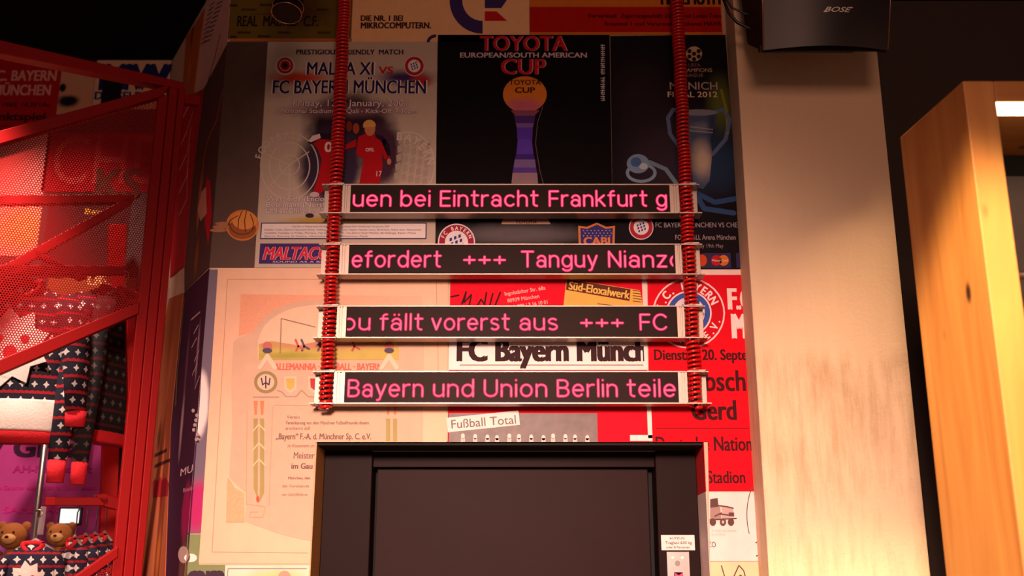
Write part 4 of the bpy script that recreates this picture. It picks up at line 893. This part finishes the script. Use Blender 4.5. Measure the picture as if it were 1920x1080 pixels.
def sweater(px, py_neck, Y, width, height, yaw, K, label, group=None, motif=True, sleeve=None, hem=M_rknit, slant=.06):
    """px,py_neck = where the neck sits; width across the chest, yaw turns it about the upright axis"""
    c = yplane(Y).pt(px, py_neck); zt = c.z; ax = Vector((math.cos(yaw), math.sin(yaw), 0)); ay = Vector((-math.sin(yaw), math.cos(yaw), 0))
    t = empty('knitted_sweater', (c.x, Y, zt-height), label, 'sweater', group)
    w2 = width/2; th = (.035+width*.05) if motif else (.034 if height > .5 else .022); base = Vector((c.x, Y, 0)); Z = Vector((0, 0, 1))
    prof = [(0, .30, .5), (.03, .50, .7), (.07, .78, .85), (.12, .97, .95), (.25, 1.0, 1), (.5, .96, 1.05), (.8, .97, 1.0), (.93, .98, .95)]
    rings = [ringz(base+Z*(zt-height*f), w2*a_*(1+.02*math.sin(f*19)), th*b_, ax, ay) for f, a_, b_ in prof]
    MB().loft(rings[::-1]).out('body', K, t, smooth=True)
    MB().loft([ringz(base+Z*(zt-height*f), w2*a_, th*b_, ax, ay) for f, a_, b_ in (((.93, .99, .98), (.935, 1.0, 1.02), (.99, .98, 1.0), (1.0, .96, .96)) if hem is not M_wknit else ((.74, .985, 1.06), (.75, 1.0, 1.12), (.92, .99, 1.1), (.93, .98, 1.06)))][::-1]).out('hem', hem, t, smooth=True)
    if hem is M_wknit: MB().loft([ringz(base+Z*(zt-height*f), w2*a_, th*b_, ax, ay) for f, a_, b_ in ((.925, .95, 1.0), (.93, .97, 1.03), (1.0, .93, .98))][::-1]).out('hem', M_rknit, t, smooth=True)
    # collar
    n = 24; cr = w2*.38
    cp_ = [base+ax*(cr*math.cos(2*math.pi*k/n))+ay*(-th*.55+(-th*.35)*math.sin(2*math.pi*k/n)*.3)+Z*(zt+.0+(-cr*.75 if math.sin(2*math.pi*k/n) > 0 else .1*cr)*abs(math.sin(2*math.pi*k/n))) for k in range(n+1)]
    MB().tube(cp_, .011*width/.4+.004, 8, cap=False).out('collar', M_rknit, t, smooth=True)
    dk = base-ay*(th*.62)+Z*(zt-cr*.32)
    sk = 1 if height > .5 else .72
    for s_ in (-1, 1):
        ln = (sleeve or height*.92)
        p = [base+ax*(s_*w2*.80)+Z*(zt-height*.11), base+ax*(s_*(w2*1.03))+Z*(zt-height*.22)-ay*.01, base+ax*(s_*(w2*1.10+slant*.3))+Z*(zt-ln*.55)-ay*.02, base+ax*(s_*(w2*1.10+slant*.6))+Z*(zt-ln*.88)-ay*.025]
        MB().tube(p, [w2*.33*sk, w2*.35*sk, w2*.30*sk, w2*.22*sk], 14, flat=.8).out('sleeve', K, t, smooth=True)
        q = [p[-1]+Z*.002, p[-1]-Z*ln*.10]
        MB().tube(q, [w2*.215*sk, w2*.20*sk], 12, flat=.8).out('cuff', M_rknit, t, smooth=True)
    if motif:
        b = MB(); rr = random.Random(2); zc = zt-height*.42; o2 = -ay*(th*1.05+.004)
        R_ = w2*.80; K_ = 18
        V = [base+o2+ax*(R_*(1 if k % 2 else .72)*math.cos(2*math.pi*k/K_)*.9)+Z*(zc-base.z+R_*(1 if k % 2 else .72)*math.sin(2*math.pi*k/K_)) for k in range(K_)]
        b.prism(V, [p+ay*.006 for p in V]).out('motif', M_wknit, t)
        for sx_, sz_, rr_, mm in ((-.3, .2, .1, M_rknit), (.3, .2, .1, M_rknit), (0, -.12, .16, M_rknit)):
            b = MB(); V = [base+o2-ay*.003+ax*(R_*sx_+R_*rr_*math.cos(2*math.pi*k/12))+Z*(zc+R_*sz_+R_*rr_*math.sin(2*math.pi*k/12)) for k in range(12)]
            b.prism(V, [p+ay*.004 for p in V]).out('motif_detail', mm, t)
    return t, base, ax, zt, w2
M_hang = mat('grey_hanger_plastic', (150, 128, 120), .4, noise=.1)
def hanger(base, ax, zt, w2, label, hook, group=None):
    t = empty('clothes_hanger', (base.x, base.y, zt), label, 'hanger', group); Z = Vector((0, 0, 1)); b0 = base+Z*zt
    MB().tube([b0-ax*w2*.72-Z*w2*.25, b0-ax*w2*.3-Z*w2*.02, b0+Z*w2*.16, b0+ax*w2*.3-Z*w2*.02, b0+ax*w2*.72-Z*w2*.25], .006, 8, flat=1.4).out('shoulder_bar', M_hang, t, smooth=True)
    h = b0+Z*hook
    MB().tube([b0+Z*w2*.14, h-Z*.03]+[h+Vector((0, 0, 0))+ax.cross(Z)*0+ax*(.014*math.cos(a_))+Z*(.014*math.sin(a_)-.012) for a_ in [math.radians(-60+30*k) for k in range(8)]], .0028, 6).out('hook', M_steel, t, smooth=True)
    return t
# big sweaters hang from the upper rear beam
for args in ((46, 535, 4.24, .42, .65, .10, K1, 'navy patterned sweater with white yoke motif nearest the left edge, behind mesh', True, M_wknit),
             (204, 545, 4.46, .34, .66, 1.25, K1, 'navy sweater with red bands and white snowflakes hanging sideways beside the silver pole', False, M_rknit),
             (234, 548, 4.47, .30, .66, 1.27, K2, 'dark patterned sweater in shade hanging nearest to the red post', False, M_rknit)):
    px, py, Y, wd_, ht, yaw, K, lab, mo, hem = args
    t, base, ax, zt, w2 = sweater(px, py, Y, wd_, ht, yaw, K, lab, 'big sweaters on the upper rail', motif=mo, hem=hem, sleeve=None if mo else .86)
    hanger(base, ax, zt, w2, 'grey hanger carrying the '+lab.split(' sweater')[0]+' sweater on the upper rail'+(' by the post' if px > 200 else ''), .09)
hz = [(66, 1020, 4.30, .20, .34, .05, 'front'), (140, 1013, 4.42, .20, .34, -.80, 'second'), (160, 1009, 4.46, .2, .34, -.80, 'third'), (178, 1007, 4.50, .2, .34, -.80, 'fourth'), (196, 1005, 4.54, .2, .34, -.80, 'last')]
for px, py, Y, wd_, ht, yaw, nm in hz:
    lab = {'front': 'small navy sweater with red V neck and white motif facing forward on the lower rail', 'second': 'small navy sweater directly behind the front one on the lower rail', 'third': 'small sweater third from the left on the lower rail', 'fourth': 'small sweater fourth from the left on the lower rail', 'last': 'small sweater furthest right on the lower rail by the red frame'}[nm]
    t, base, ax, zt, w2 = sweater(px, py, Y, wd_, ht, yaw, K3, lab, 'small sweaters on the lower rail', motif=(nm == 'front'), slant=.03)
    hanger(base, ax, zt, w2, 'grey hanger of the '+nm+' small sweater on the lower rail', .14 if nm != 'front' else .13, 'hangers on the lower rail')
# small white framed price screen and paper label
SCp = yplane(4.70)
def sbox(x0, y0, x1, y1, Y, d, m, name, parent=None):
    Q = yplane(Y); a_ = Q.pt(x0, y1); b_ = Q.pt(x1, y0); return MB().box(a_.x, b_.x, Y, Y+d, a_.z, b_.z).out(name, m, parent, bevel=.002)
s1 = sbox(107, 951, 154, 985, 4.70, .015, M_black, 'price_screen'); tag(s1, 'small black framed screen with pale display behind the hangers', 'screen')
sbox(111, 954, 150, 981, 4.698, .002, mat('pale_screen_glow', (206, 224, 228), .4, emit=.9), 'display', s1)
s2 = sbox(58, 950, 86, 1003, 4.66, .01, mat('white_card', (236, 214, 214), .6), 'price_card'); tag(s2, 'white price card with a small red mark beside the silver pole', 'sign')
sbox(68, 958, 76, 965, 4.658, .002, M_rknit, 'red_mark', s2)
# plush bears sitting on a shelf below the frame edge
zs = yplane(4.72).pt(100, 1175).z
sh = tag(MB().box(-2.5, -1.75, 4.58, YF-.005, zs-.03, zs).out('display_shelf', M_red, bevel=.003), 'red shelf board carrying the plush bears', 'shelf')
for k_, px_ in enumerate((-1, 1)):
    MB().box((-2.45, -1.83)[k_], (-2.42, -1.80)[k_], 4.62, 4.65, 0, zs-.03).out('leg', M_red, sh)
M_fur = mat('brown_plush', (156, 96, 44), .95, noise=.25, scale=90, bump=.8); M_fur2 = mat('tan_plush', (206, 156, 96), .95, noise=.15, scale=90, bump=.6)
for px, py, r_, lab in ((24, 1005, .056, 'brown plush bear at the left edge below the magenta poster'), (112, 1003, .050, 'brown plush bear behind the front small sweater')):
    c = yplane(4.68).pt(px, py); t = empty('plush_bear', (c.x, 4.68, zs), lab, 'soft toy', 'plush bears on the shelf')
    MB().ball((c.x, 4.69, (zs+c.z-r_*.8)/2), r_*1.05, r_*.9, (c.z-r_*.8-zs)/2, 18, 12).out('body', M_fur, t, smooth=True)
    MB().ball((c.x, 4.68, c.z), r_*1.12, r_, r_, 20, 14).out('head', M_fur, t, smooth=True)
    MB().ball((c.x+.006, 4.68-r_*.85, c.z-r_*.25), r_*.55, r_*.42, r_*.40, 16, 10).out('muzzle', M_fur2, t, smooth=True)
    MB().ball((c.x+.006, 4.68-r_*1.26, c.z-r_*.12), r_*.16, r_*.1, r_*.11, 10, 6).out('nose', M_black, t, smooth=True)
    for s_ in (-1, 1):
        MB().ball((c.x+s_*r_*.92, 4.685, c.z+r_*.72), r_*.38, r_*.2, r_*.38, 12, 8).out('ear', M_fur, t, smooth=True)
        MB().ball((c.x+s_*r_*.4, 4.68-r_*.86, c.z+r_*.22), r_*.12, r_*.08, r_*.12, 10, 6).out('eye', M_black, t, smooth=True)
        MB().tube([(c.x+s_*r_*.8, 4.67, c.z-r_*1.1), (c.x+s_*r_*1.2, 4.65, c.z-r_*1.8), (c.x+s_*r_*1.1, 4.63, c.z-r_*2.3)], [r_*.35, r_*.33, r_*.28], 10).out('arm', M_fur, t, smooth=True)
        MB().tube([(c.x+s_*r_*.5, 4.68, zs+r_*.4), (c.x+s_*r_*.9, 4.62, zs+r_*.36)], [r_*.4, r_*.36], 10).out('leg', M_fur, t, smooth=True)

# ------------------------------------------------------------------ loudspeaker on the pillar
SPY = 3.42
Q = yplane(SPY); Q2 = yplane(3.52)
spk = empty('loudspeaker', (1.2, 3.74, 3.2), 'black wall loudspeaker with white lettering mounted high on the pillar', 'loudspeaker')
M_grille = mat('speaker_grille', (30, 18, 20), .42, noise=.15, scale=200)
M_cab = mat('speaker_cabinet', (12, 9, 10), .6, noise=.1)
zb = Q.pt(1550, 84).z; zt = zb+.46; zk = yplane(3.66).pt(1550, 84).z
xl = Q.pt(1436, 80).x; xr = Q.pt(1672, 80).x; xlt = Q.pt(1456, -60).x; xrt = Q.pt(1704, -60).x
flare = .035
fl = [Vector((xl, SPY+.04, zb)), Vector((xr, SPY+.04, zb)), Vector((xr+flare, SPY-.05, zt)), Vector((xl-flare*.0, SPY-.05, zt))]
# front grille: gently bowed outwards, leaning forward at the top
n = 10; V = []; F = []
for j in range(7):
    f = j/6
    for i in range(n+1):
        g = i/n; x = (fl[0]*(1-g)+fl[1]*g)*(1-f)+(fl[3]*(1-g)+fl[2]*g)*f
        V.append(x+Vector((0, -.035*math.sin(math.pi*g), 0)))
for j in range(6):
    for i in range(n): k = j*(n+1)+i; F.append((k, k+1, k+n+2, k+n+1))
V2 = [v+Vector((0, .02, 0)) for v in V]; o = len(V); F += [tuple(i+o for i in q[::-1]) for q in F]
build('grille', V+V2, F, M_grille, spk, smooth=True)
bk = [Vector((xl-.008, 3.66, zk)), Vector((xr-.10, 3.66, zk)), Vector((xr-.06, 3.66, zt)), Vector((xl-.03, 3.66, zt))]
mbx = MB(); fr_ = [p+Vector((0, .012, 0)) for p in fl]
mbx.prism([fr_[0], fr_[1], fr_[2], fr_[3]], bk); mbx.out('cabinet', M_cab, spk, bevel=.006)
for a_, b_ in ((fl[0], fl[3]), (fl[1], fl[2])):
    MB().tube([a_+Vector((0, .0, .004)), (a_+b_)/2+Vector((0, .002, 0)), b_], .0032, 8).out('edge_trim', mat('edge_trim_metal', (150, 112, 100), .3, .9), spk, smooth=True)
pa = yplane(3.5).pt(1421, 100); pb = yplane(3.5).pt(1600, 100)
MB().box(pa.x, pb.x, 3.47, 3.50, pa.z, zb+.03).out('mounting_plate', M_cab, spk, bevel=.004)
MB().box(1.02, 1.2, 3.6, 3.743, zk+.12, zk+.26).out('wall_bracket', M_cab, spk, bevel=.004)
for x in (pa.x+.05, pb.x-.05): MB().tube([(x, 3.469, pa.z+.012), (x, 3.464, pa.z+.012)], .004, 8).out('screw', M_steel, spk)
c_ = yplane(SPY-.02).pt(1545, 22); d_ = yplane(SPY-.02).pt(1598, 22); e_ = yplane(SPY-.02).pt(1545, 14)
H = caph(); Vt, Ft = text_mesh('BOSE', .01, .45); mnx = min(v.x for v in Vt); mxx = max(v.x for v in Vt)
lean = (fl[3]-fl[0]).normalized()
sx = (d_.x-c_.x)/(mxx-mnx); sy = (e_.z-c_.z)/H
def on_grille(x, z):
    f = (z-zb)/(zt-zb); g = (x-(xl))/(xr-xl+flare*f); return Vector((x, SPY+.04-.09*f-.035*math.sin(math.pi*max(0, min(1, g)))-.0025, z))
build('lettering', [on_grille(c_.x+(v.x-mnx)*sx, c_.z+v.y*sy) for v in Vt], Ft, mat('silver_badge', (240, 225, 220), .35, .2), spk)
build('lettering', [on_grille(c_.x+a_*(d_.x-c_.x), c_.z+b_) for a_, b_ in ((-.02, -.001), (.10, -.001), (.13, .003), (.0, .003))]+[on_grille(c_.x+a_*(d_.x-c_.x), e_.z+b_) for a_, b_ in ((.9, -.002), (1.02, -.002), (1.05, .002), (.9, .002))], [(0, 1, 2, 3), (4, 5, 6, 7)], MATS['silver_badge'], spk)
kx = yplane(3.60)
tag(MB().tube([kx.pt(1352, -60), kx.pt(1357, 0), kx.pt(1366, 24), kx.pt(1382, 42), kx.pt(1402, 52), kx.pt(1440, 56)], .006, 8).out('speaker_cable', mat('black_rubber', (14, 11, 12), .3), smooth=True), 'black cable looping to the left side of the loudspeaker', 'cable')
tag(MB().tube([kx.pt(1346, -60), kx.pt(1356, -10), kx.pt(1372, 14), kx.pt(1398, 26), kx.pt(1440, 30)], .004, 8).out('speaker_cable', MATS['black_rubber'], smooth=True), 'thinner black cable above the looping one beside the loudspeaker', 'cable')

# ------------------------------------------------------------------ dark ceiling spotlight at upper left
q = yplane(3.35).pt(542, 30)
sp = empty('ceiling_spotlight', (q.x, 3.35, q.z), 'black cylindrical ceiling spotlight in front of the olive poster', 'spotlight')
M_lampm = mat('spotlight_housing', (20, 11, 10), .5, noise=.1, spec=.2)
axd = Vector((.10, .25, .96)).normalized(); p0 = Vector((q.x-.005, 3.33, q.z)); 
MB().tube([p0, p0+axd*.004, p0+axd*.03, p0+axd*.2], [.047, .05, .052, .052], 24).out('housing', M_lampm, sp, smooth=False)
MB().tube([p0+(Vector((1, 0, 0))*math.cos(a_)+Vector((1, 0, 0)).cross(axd)*math.sin(a_))*.052 for a_ in [2*math.pi*k/24 for k in range(25)]], .0018, 6, cap=False).out('rim', mat('rim_highlight', (190, 140, 120), .3, 1), sp, smooth=True)  # light rims put the housing's edge highlights into the colour
MB().tube([p0+axd*.03+(Vector((1, 0, 0))*math.cos(a_)+Vector((1, 0, 0)).cross(axd)*math.sin(a_))*.0535 for a_ in [2*math.pi*k/24 for k in range(25)]], .0012, 6, cap=False).out('rim', MATS['rim_highlight'], sp, smooth=True)
pe = p0+axd*.2; MB().tube([pe, (pe.x, pe.y, TOP)], .02, 12).out('stem', M_lampm, sp)

# ------------------------------------------------------------------ oak display cabinet at right
ZC = 1.6+.5006*2.6; A = Vector((1.206, 2.6, 0)); Bf = Vector((1.169, 2.975, 0)); Dd = Bf-A; X = Vector((1, 0, 0)); th = .082
cab = empty('oak_display_cabinet', A, 'tall knotty oak display cabinet with lit interior at the right edge', 'cabinet')
def pr(name, foot, z0, z1, m, bev=.003): return MB().prism([Vector((p.x, p.y, z0)) for p in foot][::-1], [Vector((p.x, p.y, z1)) for p in foot][::-1]).out(name, m, cab, bevel=bev)
WID = 1.3
pr('side_panel', [A, A+X*th, Bf+X*th, Bf], 0, ZC, M_oak)
pr('side_panel', [A+X*WID, A+X*(WID+th), Bf+X*(WID+th), Bf+X*WID], 0, ZC, M_oak)
M_oakh = wood('oak_across', (196, 134, 68), (168, 104, 46), (50, 26, 10), (.9, 9, 9))
pr('top_panel', [A+X*(th+.0005), A+X*(WID-.0005), Bf+X*(WID-.0005), Bf+X*(th+.0005)], ZC-.060, ZC, M_oakh)
pr('back_panel', [Bf+X*(th+.001)-Dd*.05, Bf+X*(WID-.001)-Dd*.05, Bf+X*(WID-.001), Bf+X*(th+.001)], .3, ZC-.131, mat('grey_cabinet_back', (96, 84, 80), .6, noise=.08))
pr('shadow_gap', [Bf+X*(th+.001)-Dd*.02, Bf+X*(WID-.001)-Dd*.02, Bf+X*(WID-.001), Bf+X*(th+.001)], ZC-.13, ZC-.061, M_black)  # solid black strip, the shade of the gap put in as colour
pr('base_panel', [A+X*th, A+X*WID, Bf+X*WID, Bf+X*th], .02, .10, M_oakh)
pr('light_strip', [A+X*(th-.012)+Vector((0, .004, 0)), A+X*WID+Vector((0, .004, 0)), A+X*WID+Vector((0, .034, 0)), A+X*(th-.012)+Vector((0, .034, 0))], ZC-.086, ZC-.0605, mat('warm_light_strip', (255, 226, 186), .5, emit=5), 0)
rl = Bf-Dd*.45; zr_ = 2.42
tag(MB().tube([rl+X*(th+.002)+Vector((0, 0, zr_)), rl+X*(WID-.002)+Vector((0, 0, zr_))], .012, 10).out('hanging_rail', M_steel, smooth=True), 'steel hanging rail inside the oak cabinet', 'rail')
gk = knit('grey_jersey_knit', (120, 112, 112), (110, 102, 102), (70, 60, 62), 'big')
M_hood = mat('grey_marl_jersey', (150, 140, 138), .9, noise=.5, scale=14, bump=.4)
for k_, dx in enumerate((.185, .30, .42)):
    base = rl+X*(th+dx-.0)+Vector((0, -.02, 0)); zt_s = 2.34
    t = empty('hooded_jacket', (base.x, base.y, zt_s-.75), ['grey marl hooded jacket nearest the cabinet side at the right edge', 'grey hooded jacket second on the cabinet rail', 'grey hooded jacket third on the cabinet rail'][k_], 'jacket', 'jackets on the cabinet rail')
    ax = Vector((.35, -1, 0)).normalized(); ax = Vector((.35, .94, 0)).normalized(); ay = Vector((-.94, .35, 0)).normalized(); Z = Vector((0, 0, 1))
    prof = [(0, .25, .5), (.04, .55, .8), (.10, .9, 1), (.2, 1, 1.1), (.5, .97, 1.1), (.85, .96, 1), (1, .9, .8)]
    MB().loft([ringz(base+Z*(zt_s-.72*f), .115*a_, .045*b_, ax, ay, 22) for f, a_, b_ in prof][::-1]).out('body', M_hood, t, smooth=True)
    MB().ball(base+Z*(zt_s+.005)-ay*.02, .06, .05, .055, 16, 10).out('hood', M_hood, t, smooth=True)
    for s_ in (-1, 1): MB().tube([base+ax*s_*.09+Z*(zt_s-.06), base+ax*s_*.118+Z*(zt_s-.3)-ay*.02, base+ax*s_*.118+Z*(zt_s-.62)-ay*.03], [.04, .038, .028], 12).out('sleeve', M_hood, t, smooth=True)
    MB().tube([base-ay*.055+Z*(zt_s-.06), base-ay*.055+Z*(zt_s-.7)], .003, 6).out('zip', M_black, t)
    MB().tube([base+Z*(zt_s+.03), base+Z*(zr_+.02)], .003, 6).out('hook', M_steel, t)
